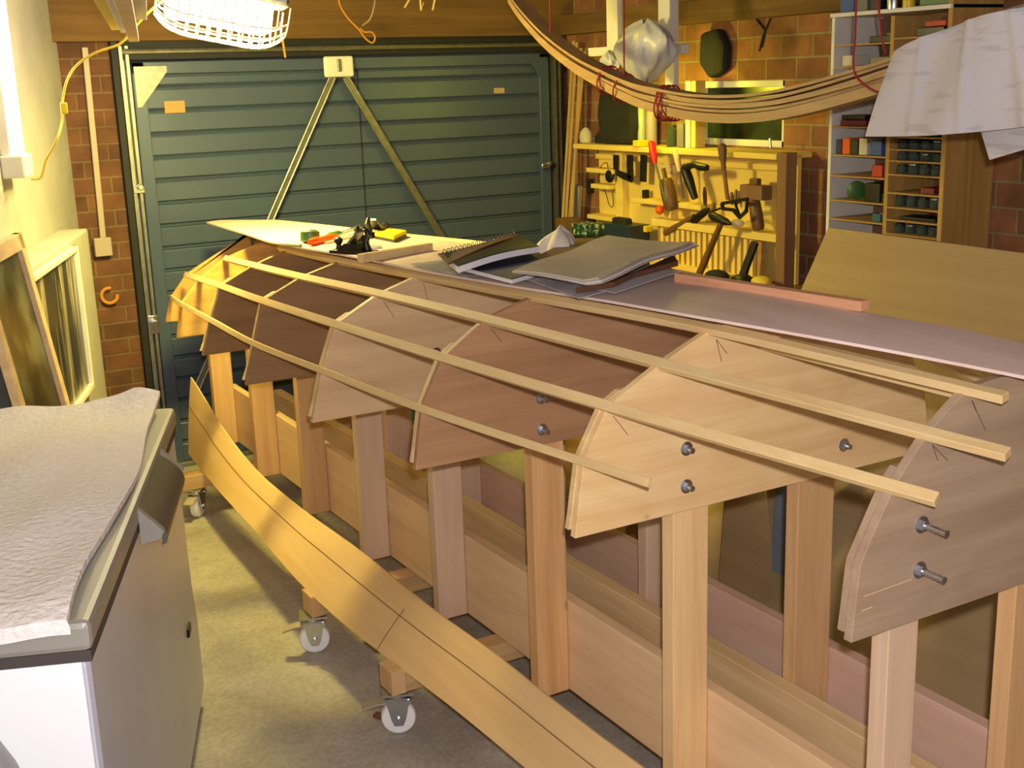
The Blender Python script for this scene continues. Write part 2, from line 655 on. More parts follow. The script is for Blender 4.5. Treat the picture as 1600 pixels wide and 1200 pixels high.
def thing(name, label, cat, loc=(0, 0, 0), group=None, rotz=0):
    o = bpy.data.objects.new(name, None)
    o.empty_display_size = 0.05
    COL.objects.link(o)
    o.location = loc
    o.rotation_euler = (0, 0, rotz)
    return tag(o, label, cat, group)


def struct(o):
    o['kind'] = 'structure'
    return o


def copy_tree(o, parent=None):
    c = o.copy()
    COL.objects.link(c)
    c.parent = parent
    for ch in list(o.children):
        copy_tree(ch, c)
    return c


def lerp_tab(tab, y):
    """tab: sorted list (y, value...)"""
    if y <= tab[0][0]:
        a, b = tab[0], tab[1]
    elif y >= tab[-1][0]:
        a, b = tab[-2], tab[-1]
    else:
        for i in range(len(tab) - 1):
            if tab[i][0] <= y <= tab[i + 1][0]:
                a, b = tab[i], tab[i + 1]
                break
    t = (y - a[0]) / (b[0] - a[0])
    return [p + (q - p) * t for p, q in zip(a[1:], b[1:])]


def smooth_tab(tab, n):
    """Catmull-Rom through rows"""
    out = []
    for i in range(len(tab) - 1):
        p0 = V(tab[max(i - 1, 0)])
        p1 = V(tab[i])
        p2 = V(tab[i + 1])
        p3 = V(tab[min(i + 2, len(tab) - 1)])
        for k in range(n):
            t = k / n
            out.append(0.5 * ((2 * p1) + (-p0 + p2) * t + (2 * p0 - 5 * p1 + 4 * p2 - p3) * t * t + (-p0 + 3 * p1 - 3 * p2 + p3) * t ** 3))
    out.append(V(tab[-1]))
    return out


# =============================================================== THE SETTING
DY = 5.8            # plane of the garage door
RX = 3.72           # right wall
CZ = 2.42
struct(MB().bb(-3, 4.2, -2.5, 6.3, -0.12, 0).build('floor', 'concrete'))
struct(MB().bb(-3, 4.2, -2.5, 6.3, CZ, CZ + 0.05).build('ceiling', 'roofboard'))
# back wall: pier left of the door, lintel, pier right of the door
wb = MB()
wb.bb(0.2, 1.30, DY, DY + 0.22, 0, CZ)
wb.bb(3.66, 4.2, DY, DY + 0.22, 0, CZ)
wb.bb(1.30, 3.66, DY + 0.05, DY + 0.22, 2.06, CZ)
struct(wb.build('wall_back', 'brick_back', local=True))
# right wall with a window opening
WY0, WY1, WZ0, WZ1 = 4.06, 4.66, 1.47, 1.76
wr = MB()
wr.bb(RX, RX + 0.22, -2.5, WY0, 0, CZ)
wr.bb(RX, RX + 0.22, WY1, DY, 0, CZ)
wr.bb(RX, RX + 0.22, WY0, WY1, 0, WZ0)
wr.bb(RX, RX + 0.22, WY0, WY1, WZ1, CZ)
struct(wr.build('wall_right', 'brick_right', local=True))
# left wall, splayed, with a thicker lower part
wl = MB()
wl.prism([W(0.3, 0, 0), W(-8.5, 0, 0), W(-8.5, -0.2, 0), W(0.3, -0.2, 0)], (0, 0, CZ))
struct(wl.build('wall_left', 'plaster', local=True))
led = MB()
led.prism([W(-0.46, 0, 0), W(-2.42, 0, 0), W(-2.42, 0.12, 0), W(-0.46, 0.12, 0)], (0, 0, 1.25))
struct(led.build('trim_1', 'plaster', local=True, bevel=0.01))
struct(MB().bb(-3, 4.2, -2.6, -2.5, 0, CZ).build('wall_front', 'plaster', local=True))
# roof timbers
struct(MB().bb(0.6, 3.9, DY - 0.09, DY + 0.045, 2.02, 2.21).build('trim_2', 'roof_x', bevel=0.006))
struct(MB().bb(RX - 0.09, RX, 1.0, DY - 0.09, 2.02, 2.12).build('trim_3', 'roof_y', bevel=0.004))
for i, yy in enumerate((5.15, 4.55, 3.95, 3.35, 2.75)):
    struct(MB().bb(-0.8 if i > 2 else 0.2, RX, yy, yy + 0.045, 2.3, CZ).build('trim_%d' % (4 + i), 'roof_x'))
# window in the right wall
wn = bpy.data.objects.new('window_1', None)
COL.objects.link(wn)
wn.location = (RX, (WY0 + WY1) / 2, WZ0)
struct(wn)
fr = MB()
for a in ((WY0, WY0 + 0.035, WZ0, WZ1), (WY1 - 0.035, WY1, WZ0, WZ1), (WY0, WY1, WZ1 - 0.03, WZ1), (WY0, WY1, WZ0, WZ0 + 0.03)):
    fr.bb(RX + 0.02, RX + 0.07, *a)
fr.build('window_frame', 'white_paint', wn, bevel=0.003)
MB().bb(RX + 0.04, RX + 0.048, WY0 + 0.03, WY1 - 0.03, WZ0 + 0.03, WZ1 - 0.02).build('window_pane', 'garden', wn)

# --------------------------------------------------------------- garage door
DX0, DX1, DZ1 = 1.375, 3.60, 1.93
dr = bpy.data.objects.new('door_1', None)
COL.objects.link(dr)
dr.location = ((DX0 + DX1) / 2, DY, 0)
struct(dr)
pm = MB()
prof = []
z = 0.02
step = 0.106
while z < DZ1 - 0.06:
    z1 = min(z + step, DZ1 - 0.05)
    prof += [(DY + 0.012, z), (DY, z + 0.008), (DY, z1 - 0.02), (DY + 0.004, z1 - 0.014), (DY, z1 - 0.008)]
    z = z1
prof += [(DY + 0.012, DZ1 - 0.05)]
a = [pm.bm.verts.new((DX0 + 0.05, y, zz)) for y, zz in prof]
m_ = [pm.bm.verts.new(((DX0 + DX1) / 2, y, zz)) for y, zz in prof]
b = [pm.bm.verts.new((DX1 - 0.05, y, zz)) for y, zz in prof]
for i in range(len(prof) - 1):
    pm.bm.faces.new([a[i], a[i + 1], m_[i + 1], m_[i]])
    pm.bm.faces.new([m_[i], m_[i + 1], b[i + 1], b[i]])
pm.bb(DX0 + 0.05, DX1 - 0.05, DY + 0.014, DY + 0.03, 0.02, DZ1 - 0.05)
pm.build('door_panel', 'door_green', dr)
f = MB()
f.bb(DX0, DX0 + 0.06, DY - 0.02, DY + 0.03, 0.0, DZ1)
f.bb(DX1 - 0.06, DX1, DY - 0.02, DY + 0.03, 0.0, DZ1)
f.bb(DX0, DX1, DY - 0.02, DY + 0.03, DZ1 - 0.055, DZ1)
f.build('door_frame', 'door_green', dr, bevel=0.004)
MB().bb((DX0 + DX1) / 2 - 0.0025, (DX0 + DX1) / 2 + 0.0025, DY - 0.003, DY + 0.002, 0.02, DZ1 - 0.06).build('door_seam', 'rubber', dr)
MB().bb(DX0, DX1, DY - 0.03, DY + 0.02, 0.0, 0.025).build('bottom_strip', 'steel_dull', dr, bevel=0.004)
MB().prism([(DX0 + 0.01, DY - 0.026, DZ1 - 0.02), (DX0 + 0.16, DY - 0.026, DZ1 - 0.02), (DX0 + 0.16, DY - 0.026, DZ1 - 0.045), (DX0 + 0.03, DY - 0.026, DZ1 - 0.2), (DX0 + 0.01, DY - 0.026, DZ1 - 0.2)], (0, 0.005, 0)).build('corner_plate', 'steel_dull', dr)
MB().prism([(DX1 - 0.01, DY - 0.026, DZ1 - 0.02), (DX1 - 0.14, DY - 0.026, DZ1 - 0.02), (DX1 - 0.03, DY - 0.026, DZ1 - 0.16), (DX1 - 0.01, DY - 0.026, DZ1 - 0.16)], (0, 0.005, 0)).build('corner_plate', 'door_green', dr)
# side tracks and rubber edges
for x0, s_ in ((DX0 - 0.055, 1), (DX1 + 0.012, -1)):
    t = MB()
    t.bb(x0, x0 + 0.014, DY - 0.055, DY - 0.01, 0, 2.0)
    t.bb(x0 + 0.028, x0 + 0.042, DY - 0.055, DY - 0.01, 0, 2.0)
    t.bb(x0, x0 + 0.042, DY - 0.012, DY - 0.002, 0, 2.0)
    t.build('track', 'steel_dull', dr)
    MB().bb(x0 - 0.03 if s_ > 0 else x0 + 0.045, x0 - 0.002 if s_ > 0 else x0 + 0.075, DY - 0.04, DY + 0.04, 0, 2.02).build('edge_strip', 'rubber', dr)
MB().bb(DX0 - 0.05, DX1 + 0.06, DY - 0.05, DY + 0.05, DZ1 + 0.01, 2.02).build('head_strip', 'rubber', dr)
MB().tube([(DX0 - 0.04, DY - 0.07, 1.975), (DX1 + 0.04, DY - 0.07, 1.975)], 0.012).build('spring_shaft', 'steel_dull', dr, smooth=True)
# lock plate with two pairs of rods
lp = aY(529, 104, DY - 0.05)
pl = MB().box(lp, (0.155, 0.022, 0.10)).build('lock_plate', 'white_paint', dr, bevel=0.012)
MB().box(lp + V((-0.002, -0.015, 0.005)), (0.02, 0.012, 0.06)).build('latch', 'steel_dull', pl, bevel=0.003)
for (ax, ay), (bx, by) in (((520, 120), (300, 625)), ((540, 120), (705, 395))):
    A = aY(ax, ay, DY - 0.04)
    B = aY(bx, by, DY - 0.04)
    d = (B - A).normalized()
    sd = d.cross(V((0, 1, 0))).normalized() * 0.014
    r_ = MB()
    r_.tube([A + sd, B + sd], 0.0055)
    r_.tube([A - sd, B - sd], 0.0055)
    r_.sweep([A, B], 0.02, 0.004, up=(0, 1, 0))
    r_.build('lock_rod', 'steel_dull', dr, smooth=True)
for (px, py) in ((217, 297), (240, 507), (852, 259)):
    c = aY(px, py, DY - 0.05)
    q = MB()
    q.box(c, (0.05, 0.02, 0.09 if px == 240 else 0.03))
    q.tube([c + V((0, -0.01, 0.015)), c + V((0, -0.05, 0.015))], 0.014)
    q.build('roller_bracket', 'steel', dr, smooth=True, bevel=0.003)
# stickers on the door are labels stuck to it: they move with it
for (x0, y0, x1, y1), c in (((258, 157, 288, 177), rgb(176, 136, 80)), ((772, 137, 788, 146), rgb(186, 160, 120))):
    A = aY(x0, y1, DY - 0.003)
    B = aY(x1, y0, DY - 0.003)
    MB().bb(A.x, B.x, DY - 0.004, DY - 0.001, A.z, B.z).build('sticker', plain('paper sticker', c, 0.7), dr)

# --------------------------------------------------------------- strongback trolley
RX1 = 1.59          # near face of the near rail
sb = thing('boat_trolley', 'low timber trolley of long rails and upright posts on white casters under the upturned boat', 'trolley', (1.77, 3.3, 0))
CXb = 1.745
ST = [5.35, 4.78, 4.22, 3.66, 3.09, 2.51, 1.93, 1.35]
MB().bb(RX1, RX1 + 0.033, 0.7, 5.45, 0.2, 0.46).build('rail', 'rail', sb, bevel=0.002)
o = MB().bb(1.96, 1.995, 0.7, 5.45, 0.2, 0.46).build('rail', 'rail_far', sb, bevel=0.002)
MB().bb(1.80, 1.845, 0.7, 5.45, 0.29, 0.40).build('centre_beam', 'beamwood', sb, bevel=0.003)
for yc in (5.03, 3.515, 2.90, 1.35):
    MB().bb(1.256 if 2 < yc < 4 else 1.19, 2.35, yc - 0.035, yc + 0.035, 0.135, 0.198).build('cross_bearer', 'crosswood', sb, bevel=0.003)
# posts (near row and far row)
pcol = {1.93: 'post_light', 2.51: 'post_warm', 1.35: 'post_pink'}
for k, y in enumerate(ST):
    x0, x1 = 1.493, 1.588
    if y == 1.35:
        x0, x1 = 1.515, 1.588
    MB().bb(x0, x1, y + 0.012, y + 0.052, 0.2, 0.99).build('post', pcol.get(y, 'post' if k < 3 else 'post_pink'), sb, bevel=0.002)
    if y != 5.35:
        MB().bb(1.848, 1.958, y + 0.012, y + 0.052, 0.2, 0.99).build('post', 'post_pink' if y > 2 else 'post', sb, bevel=0.002)
# casters
def caster(loc, ang):
    c = bpy.data.objects.new('caster', None)
    COL.objects.link(c)
    c.parent = sb
    c.location = V(loc) - wloc(sb)
    c.rotation_euler = (0, 0, ang)
    w = MB()
    w.lathe((0, -0.017, 0.05), (0, 1, 0), [(0, 0.032), (0.002, 0.046), (0.008, 0.05), (0.026, 0.05), (0.032, 0.046), (0.034, 0.032)], 32)
    w.build('wheel', 'white_wheel', c, smooth=True, local=True)
    g = MB()
    for s_ in (-1, 1):
        g.prism([(-0.02, s_ * 0.024, 0.05), (-0.012, s_ * 0.024, 0.032), (0.012, s_ * 0.024, 0.032), (0.02, s_ * 0.024, 0.05), (0.034, s_ * 0.024, 0.112), (-0.034, s_ * 0.024, 0.112)], (0, s_ * 0.003, 0))
    g.box((0, 0, 0.113), (0.07, 0.054, 0.006))
    g.lathe((0, 0, 0.114), (0, 0, 1), [(0, 0.03), (0.014, 0.03)], 20)
    g.box((0, 0, 0.131), (0.09, 0.075, 0.006))
    g.tube([(0, -0.034, 0.05), (0, 0.034, 0.05)], 0.009, 10)
    g.tube([(0.03, -0.03, 0.105), (0.03, 0.03, 0.105)], 0.008, 10)
    g.build('fork', 'steel', c, smooth=True, local=True)
    p = MB()
    p.sweep([(-0.03, 0, 0.1), (-0.06, 0, 0.098), (-0.10, 0, 0.086)], 0.042, 0.006)
    p.build('brake_pedal', 'conduit', c, local=True, bevel=0.002)
    return c


for x, y, a in ((1.285, 5.03, 0.9), (1.235, 3.515, -0.36), (1.25, 2.90, -0.42), (1.25, 1.35, 0.3), (2.28, 5.03, 0.5), (2.28, 3.515, 2.9), (2.28, 2.9, 0.2)):
    caster((x, y, 0), a)
for yc in (3.515, 2.90):
    MB().bb(1.218, 1.262, yc - 0.04, yc + 0.045, 0.136, 0.208).build('end_block', 'post', sb, bevel=0.003)

# --------------------------------------------------------------- boat skeleton
S4 = {5.35: (1.344, 0.916), 4.78: (1.236, 0.978), 4.22: (1.190, 1.005), 3.66: (1.164, 1.018), 3.09: (1.167, 1.039), 2.51: (1.190, 1.053), 1.93: (1.262, 1.059), 1.35: (1.427, 1.0)}
S3 = {5.35: (1.423, 1.01), 4.78: (1.319, 1.069), 4.22: (1.238, 1.122), 3.66: (1.203, 1.150), 3.09: (1.216, 1.162), 2.51: (1.250, 1.168), 1.93: (1.322, 1.163), 1.35: (1.497, 1.121)}
S2 = {5.35: (1.585, 1.095), 4.78: (1.430, 1.140), 4.22: (1.362, 1.182), 3.66: (1.335, 1.211), 3.09: (1.350, 1.231), 2.51: (1.369, 1.245), 1.93: (1.452, 1.231), 1.35: (1.572, 1.201)}
S1 = {5.35: (1.700, 1.150), 4.78: (1.580, 1.188), 4.22: (1.496, 1.226), 3.66: (1.471, 1.248), 3.09: (1.476, 1.269), 2.51: (1.505, 1.284), 1.93: (1.583, 1.285), 1.35: (1.664, 1.264)}
SH = {5.35: (1.309, 0.808), 4.78: (1.208, 0.845), 4.22: (1.150, 0.880), 3.66: (1.124, 0.888), 3.09: (1.127, 0.895), 2.51: (1.164, 0.905), 1.93: (1.238, 0.902), 1.35: (1.412, 0.862)}
KZ = {5.35: 1.172, 4.78: 1.222, 4.22: 1.252, 3.66: 1.270, 3.09: 1.284, 2.51: 1.300, 1.93: 1.312, 1.35: 1.272}
MAT = {5.35: 'ochre_ply', 4.78: 'ochre_ply', 4.22: 'sapele_dark', 3.66: 'sapele_dark', 3.09: 'tan_ply', 2.51: 'sapele', 1.93: 'birch', 1.35: 'grey_ply'}
DESC = {5.35: 'ochre bow mould', 4.78: 'ochre mould next to the bow', 4.22: 'dark brown plywood mould', 3.66: 'dark brown plywood mould', 3.09: 'tan plywood mould', 2.51: 'red brown plywood mould', 1.93: 'pale knotty birch plywood mould', 1.35: 'grey brown plywood mould at the stern end'}
boat = thing('boat_skeleton', 'upturned wooden boat skeleton of plywood moulds and long pale stringers', 'boat', (CXb, 3.3, 0.8))


def mix(a, b, t, bulge=0.0):
    p = V((a[0] + (b[0] - a[0]) * t, a[1] + (b[1] - a[1]) * t))
    if bulge:
        d = V((b[0] - a[0], b[1] - a[1]))
        n = V((-d[1], d[0]))
        p += n * bulge * 4 * t * (1 - t)
    return (p[0], p[1])


TH = 0.018
for y in ST:
    left = [SH[y]]
    chain = [SH[y], S4[y], S3[y], S2[y], S1[y], (CXb, KZ[y])]
    for i in range(len(chain) - 1):
        for t in (0.33, 0.66):
            left.append(mix(chain[i], chain[i + 1], t, 0.004))
        left.append(chain[i + 1])
    right = [(2 * CXb - x, z_) for x, z_ in left[:-1]][::-1]
    if y > 4.5:
        # half moulds either side of the stem board
        for sgn in (1, -1):
            lp_ = [(CXb + sgn * (x - CXb), z_) for x, z_ in left]
            lp_[-1] = (CXb - sgn * 0.02, KZ[y] - 0.003)
            lp_.append((CXb - sgn * 0.02, SH[y][1] - (0.02 if y > 5 else 0.0)))
            md = MB()
            md.prism([(x, y, z_) for x, z_ in lp_], (0, TH, 0))
            q = md.build('mould', MAT[y], boat, bevel=0.0015)
            q['label'] = DESC[y]
    else:
        md = MB()
        off = 0.0
        pts = left + right
        b0 = SH[y][1]
        md.prism([(x, y, z_) for x, z_ in pts], (0, TH, 0))
        q = md.build('mould', MAT[y], boat, bevel=0.0012)
        q['label'] = DESC[y]
        # the lip of the second ply layer at the edge
        for sgn in (1, -1):
            lip = MB()
            sel = left[:8]
            ol = [(CXb + sgn * (x - (0.004 if y == 1.93 else 0.001) - CXb), z_) for x, z_ in sel]
            il = [(CXb + sgn * (x + 0.03 - CXb), z_) for x, z_ in sel][::-1]
            lip.prism([(x, y + TH, z_ + (0.014 if k_ == 0 or k_ == 15 else 0)) for k_, (x, z_) in enumerate(ol + il)], (0, 0.014, 0))
            lip.build('edge_batten', 'grey_ply' if y == 1.35 else 'edge_ply', q)
        # studs, nuts and washers through mould and post
        for bx in ((1.518, 1.97) if y > 1.4 else (1.568,)):
            for bz in (((1.027, 0.945) if y == 2.51 else (1.04, 0.957)) if bx < 1.6 else (0.966,)):
                if y > 3.2:
                    continue
                L_ = 0.045 if y < 1.4 else (0.02 if y == 2.51 else 0.012)
                s_ = MB()
                s_.lathe((bx, y + 0.001, bz), (0, -1, 0), [(0, 0.0155), (0.003, 0.0155)], 24)
                s_.lathe((bx, y - 0.002, bz), (0, -1, 0), [(0, 0.0095), (0.009, 0.0095)], 6)
                s_.lathe((bx, y - 0.010, bz), (0, -1, 0), [(k_ * L_ / 8, 0.0052 if k_ % 2 else 0.0062) for k_ in range(9)], 14)
                s_.build('bolt', 'steel', q, smooth=True)

# pencil lines fanning from the notches are drawn on the moulds
pen = plain('pencil graphite', rgb(96, 70, 54), 0.8)
for y, (x0, z0), fans in ((1.93, S3[1.93], ((0.035, -0.045),)), (1.93, S1[1.93], ((0.03, -0.035), (0.015, -0.05))), (1.35, S1[1.35], ((0.04, -0.06), (0.012, -0.02))), (1.35, S2[1.35], ((0.04, -0.035), (0.015, -0.03))), (2.51, S2[2.51], ((0.03, -0.04),)), (3.09, S2[3.09], ((0.03, -0.05),)), (3.09, S1[3.09], ((0.012, -0.05),))):
    for dx, dz in fans:
        A = V((x0 + 0.012, y - 0.0004, z0 - 0.022))
        B = A + V((dx, 0, dz))
        MB().sweep([A, B], 0.0012, 0.0006, up=(0, 1, 0)).build('pencil_mark', pen, boat)
pal = plain('scratched line', rgb(220, 190, 150), 0.8)
for (a0, b0) in (((1350, 932), (1425, 905)), ((1346, 955), (1363, 948))):
    MB().sweep([aY(*a0, 1.3495), aY(*b0, 1.3495)], 0.0013, 0.0006, up=(0, 1, 0)).build('pencil_mark', pal, boat)


def stringer(tab, ys, w, h, ext, end0=None):
    pts = []
    for y in sorted(tab):
        if ys[0] - 1e-6 <= y <= ys[1] + 1e-6:
            pts.append(V((tab[y][0], y, tab[y][1])))
    p = smooth_tab(pts, 6)
    d = (p[0] - p[2]).normalized()
    p = [p[0] + d * ext] + p
    if end0:
        d = (p[-1] - p[-3]).normalized()
        p = p + [p[-1] + d * end0]
    s_ = MB()
    rings = []
    for i, q in enumerate(p):
        d = (p[min(i + 1, len(p) - 1)] - p[max(i - 1, 0)]).normalized()
        out = V((q.x - CXb, 0, (q.z - 0.8) * 0.9)).normalized()
        out = (out - d * out.dot(d)).normalized()
        sd = d.cross(out)
        c = q
        rings.append([s_.bm.verts.new(c + sd * a_ * w / 2 + out * b_ * h / 2) for a_, b_ in ((-1, -1), (1, -1), (1, 1), (-1, 1))])
    for i in range(len(rings) - 1):
        for k in range(4):
            j = (k + 1) % 4
            s_.bm.faces.new([rings[i][k], rings[i][j], rings[i + 1][j], rings[i + 1][k]])
    s_.bm.faces.new(rings[0][::-1])
    s_.bm.faces.new(rings[-1])
    return s_


for tab, ys, w, h, ext, e0 in ((S1, (1.35, 4.22), 0.022, 0.016, 0.07, 0.1), (S2, (1.35, 4.78), 0.022, 0.016, 0.14, 0.0), (S3, (1.35, 4.78), 0.022, 0.016, 0.075, 0.5), (S4, (1.93, 5.35), 0.018, 0.012, 0.185, 0.02)):
    stringer(tab, ys, w, h, ext, e0).build('stringer', 'stringer', boat, bevel=0.0015)
    mir = {y: (2 * CXb - x, z_) for y, (x, z_) in tab.items()}
    stringer(mir, ys, w, h, ext, e0).build('stringer', 'stringer', boat, bevel=0.0015)
# stem board along the centre line at the bow
MB().prism([(CXb - 0.009, 4.3, 0.9), (CXb - 0.009, 4.3, 1.235), (CXb - 0.009, 4.8, 1.215), (CXb - 0.009, 5.35, 1.165), (CXb - 0.009, 5.46, 1.13), (CXb - 0.009, 5.46, 0.8)], (0.018, 0, 0)).build('stem_board', 'sapele_dark', boat)
MB().bb(CXb - 0.03, CXb + 0.03, 1.37, 4.3, 1.225, 1.243).build('keelson', 'stringer', boat)

# --------------------------------------------------------------- bottom panel lying on top
ZP = [(1.1, 1.295), (1.35, 1.292), (1.93, 1.327), (2.51, 1.309), (3.09, 1.293), (3.66, 1.279), (4.22, 1.262), (4.78, 1.240), (5.35, 1.215), (5.7, 1.205)]


def zp(y):
    return lerp_tab(ZP, y)[0]


def surf(px, py, dz=0.0, zf=zp):
    z_ = 1.29
    for _ in range(14):
        p = aZ(px, py, z_ + dz)
        z_ = 0.5 * z_ + 0.5 * zf(p.y)
    return aZ(px, py, z_ + dz)


near = [(1625, 592), (1500, 567), (1400, 548), (1250, 521), (1110, 497), (950, 469), (800, 446), (665, 423), (545, 399), (470, 386), (420, 377), (380, 364), (345, 354), (322, 347)]
far = [(1625, 543), (1500, 513), (1420, 500), (1300, 478), (1170, 453), (1060, 432), (900, 408), (730, 381), (640, 367), (560, 357), (500, 350), (430, 343), (370, 337), (322, 344)]
NP = [surf(*p) for p in near]
FP = [surf(*p) for p in far]


def pline(P, y):
    P = sorted(P, key=lambda q: q.y)
    if y <= P[0].y:
        return P[0].copy()
    for i in range(len(P) - 1):
        if P[i].y <= y <= P[i + 1].y:
            t = (y - P[i].y) / (P[i + 1].y - P[i].y + 1e-9)
            return P[i].lerp(P[i + 1], t)
    return P[-1].copy()


tipy = min(max(p.y for p in NP), max(p.y for p in FP))
y0 = 1.16
pnl = MB()


def pf(u, v):
    y = y0 + (tipy - y0) * u
    a, b_ = pline(NP, y), pline(FP, y)
    a = V((a.x, y, a.z))
    b_ = V((b_.x, y, b_.z))
    p = a.lerp(b_, v)
    p.z += 0.004 * math.sin(math.pi * v)
    return p


pnl.grid(pf, 60, 6, 0.006)
tag(pnl.build('bottom_panel', 'panel', smooth=True), 'long thin pinkish plywood panel laid along the top of the boat skeleton', 'plywood panel')

# --------------------------------------------------------------- the bent plank at the left
low = [(287, 700), (345, 772), (400, 830), (455, 898), (512, 955), (580, 1010), (650, 1062), (720, 1115), (815, 1195), (900, 1268), (1000, 1350)]
upp = [(302, 592), (345, 668), (400, 738), (480, 803), (560, 858), (610, 899), (680, 957), (770, 1018), (880, 1108), (960, 1168), (1040, 1225), (1140, 1300)]
LP = [aZ(px, py, 0.206) for px, py in low]
UP = [aX(px, py, 1.385) for px, py in upp]
yA, yB = 1.75, 5.30
plk = MB()


def kf(u, v):
    y = yA + (yB - yA) * u
    a, b_ = pline(LP, y), pline(UP, y + 0.02)
    a = V((a.x, y, a.z))
    b_ = V((b_.x, y + 0.02, b_.z))
    p = a.lerp(b_, v)
    p += V((-0.004, 0, 0.002)) * math.sin(math.pi * v)
    return p


def smooth_rows(fn, nu, nv, it=2):
    G = [[fn(i / nu, j / nv) for j in range(nv + 1)] for i in range(nu + 1)]
    for _ in range(it):
        H = [r[:] for r in G]
        for i in range(1, nu):
            for j in range(nv + 1):
                H[i][j] = (G[i - 1][j] + G[i][j] * 2 + G[i + 1][j]) / 4
        G = H
    return lambda u, v: G[int(round(u * nu))][int(round(v * nv))]


kf2 = smooth_rows(kf, 70, 8, 14)
plk.grid(kf2, 70, 8, 0.006, (1, 0, -0.3))
kob = plk.build('hull_plank', 'plank', smooth=True)
tag(kob, 'long bent yellowish plywood plank standing on edge along the left side of the trolley', 'plank')
seam = plain('glued seam line', rgb(120, 86, 46), 0.8)
sm = MB()
pts = []
for i in range(0, 71):
    u = i / 70
    p = kf2(u, 0.625 if False else 5 / 8)
    pts.append(p + V((-0.0012, 0, 0.0006)))
sm.sweep(pts, 0.0022, 0.0012, up=(-1, 0, 0.6))
sm.build('seam', seam, kob)
sm = MB()
i0 = int(70 * (3.05 - yA) / (yB - yA))
sm.sweep([kf2((i0 + k * 0) / 70, k / 8) + V((-0.0012, 0, 0.0006)) for k in range(0, 7)], 0.002, 0.001, up=(-1, 0, 0.6))
sm.build('seam', seam, kob)

# --------------------------------------------------------------- freezer
FA, FB = V((0.80, 3.27, 0)), V((0.305, 1.965, 0))
FL = (FA - FB).length
fdir = (FA - FB).normalized()
fang = -math.atan2(fdir.x, fdir.y)
fz = thing('chest_freezer', 'silver grey chest freezer with a towel spread on its lid', 'freezer', FB, rotz=fang)
FW = 0.60
# local frame: x = across (0 at the right face, negative towards the wall), y = along
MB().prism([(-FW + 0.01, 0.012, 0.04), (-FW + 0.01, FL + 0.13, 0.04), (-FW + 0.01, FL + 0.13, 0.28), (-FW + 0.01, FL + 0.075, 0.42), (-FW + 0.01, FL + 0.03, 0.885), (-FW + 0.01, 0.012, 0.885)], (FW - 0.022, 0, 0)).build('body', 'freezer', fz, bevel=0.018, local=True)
MB().bb(-FW + 0.02, -0.02, 0.002, 0.014, 0.05, 0.882).build('flash_white_end', 'freezer_flash', fz, bevel=0.004, local=True)  # extra end skin, coloured white for the flash hitting it square on
MB().bb(-FW + 0.03, -0.03, 0.03, FL - 0.03, 0.0, 0.04).build('base', 'black', fz, local=True)
MB().bb(-FW + 0.006, -0.004, 0.004, FL, 0.882, 0.902).build('lid_seal', 'lid_dark', fz, local=True)
lid = MB().bb(-FW, 0, 0, FL + 0.006, 0.900, 0.955).build('lid', 'lid', fz, bevel=0.012, local=True)
hd = MB()
y1, y2 = 0.62, 1.02
hd.grid(lambda u, v: V((-0.002 + 0.055 * math.sin(v * math.pi * 0.62), y1 + (y2 - y1) * u, 0.935 - 0.085 * v)), 6, 8, 0.012, (-1, 0, -0.3))
h_ = hd.build('handle', 'handle_grey', fz, local=True, smooth=True)
MB().prism([(0, y1 - 0.004, 0.94), (0.05, y1 - 0.004, 0.885), (0.04, y1 - 0.004, 0.868), (0, y1 - 0.004, 0.86)], (0, -0.018, 0)).build('handle_end', 'lid', fz, local=True)
MB().prism([(0, y2 + 0.004, 0.94), (0.05, y2 + 0.004, 0.885), (0.04, y2 + 0.004, 0.868), (0, y2 + 0.004, 0.86)], (0, 0.03, 0)).build('handle_end', 'lid', fz, local=True)
MB().box((-0.012, 1.27, 0.35), (0.016, 0.05, 0.03)).build('drain_plug', 'black', fz, local=True, bevel=0.004)
# towel in world space
random.seed(3)


def fl(x, y, z):
    return FB + Matrix.Rotation(fang, 3, 'Z') @ V((x, y, z))


def tf(u, v):
    # u along the freezer, v across (0 right edge)
    y = -0.035 + (FL + 0.02) * u
    x = -0.028 - (FW + 0.02) * v
    x -= 0.012 * math.sin(u * 9) * (1 - v)
    z_ = 0.973 + 0.004 * math.sin(u * 17 + v * 5) + 0.003 * math.sin(v * 23 + u * 7)
    if u > 0.86:                         # raised far hem
        t = (u - 0.86) / 0.14
        z_ += 0.055 * t * t * (0.25 + max(0, 1 - abs(v - 0.10) / 0.22) * 0.75 + 0.35 * max(0, (v - 0.7) / 0.3))
    if u < 0.05:
        z_ -= (0.020 + 0.03 * v) * (1 - u / 0.05) ** 0.8
        y = -0.014 - 0.006 * math.sin(v * 14)
    return fl(x, y, z_)


tw = MB()
tw.grid(tf, 60, 36, 0.012)
tag(tw.build('towel', 'towel', smooth=True), 'white cotton towel spread over the chest freezer lid', 'towel')
# pale casing at the lower left corner of the view
ap = MB()
AP = aY(-60, 1190, 1.72)


def apf(u, v):
    a = math.radians(-100 + 190 * u)
    rx, ry = 0.185, 0.17
    p = 2.6
    c, s_ = math.cos(a), math.sin(a)
    x = rx * math.copysign(abs(c) ** (2 / p), c)
    y = ry * math.copysign(abs(s_) ** (2 / p), s_)
    z_ = v * 0.80
    sh = 1.0 if v < 0.9 else math.sqrt(max(0.0, 1 - ((v - 0.9) / 0.1) ** 2 * 0.5))
    return V((-0.035 + x * sh - 0.02 * v, 1.66 + y * sh, z_))


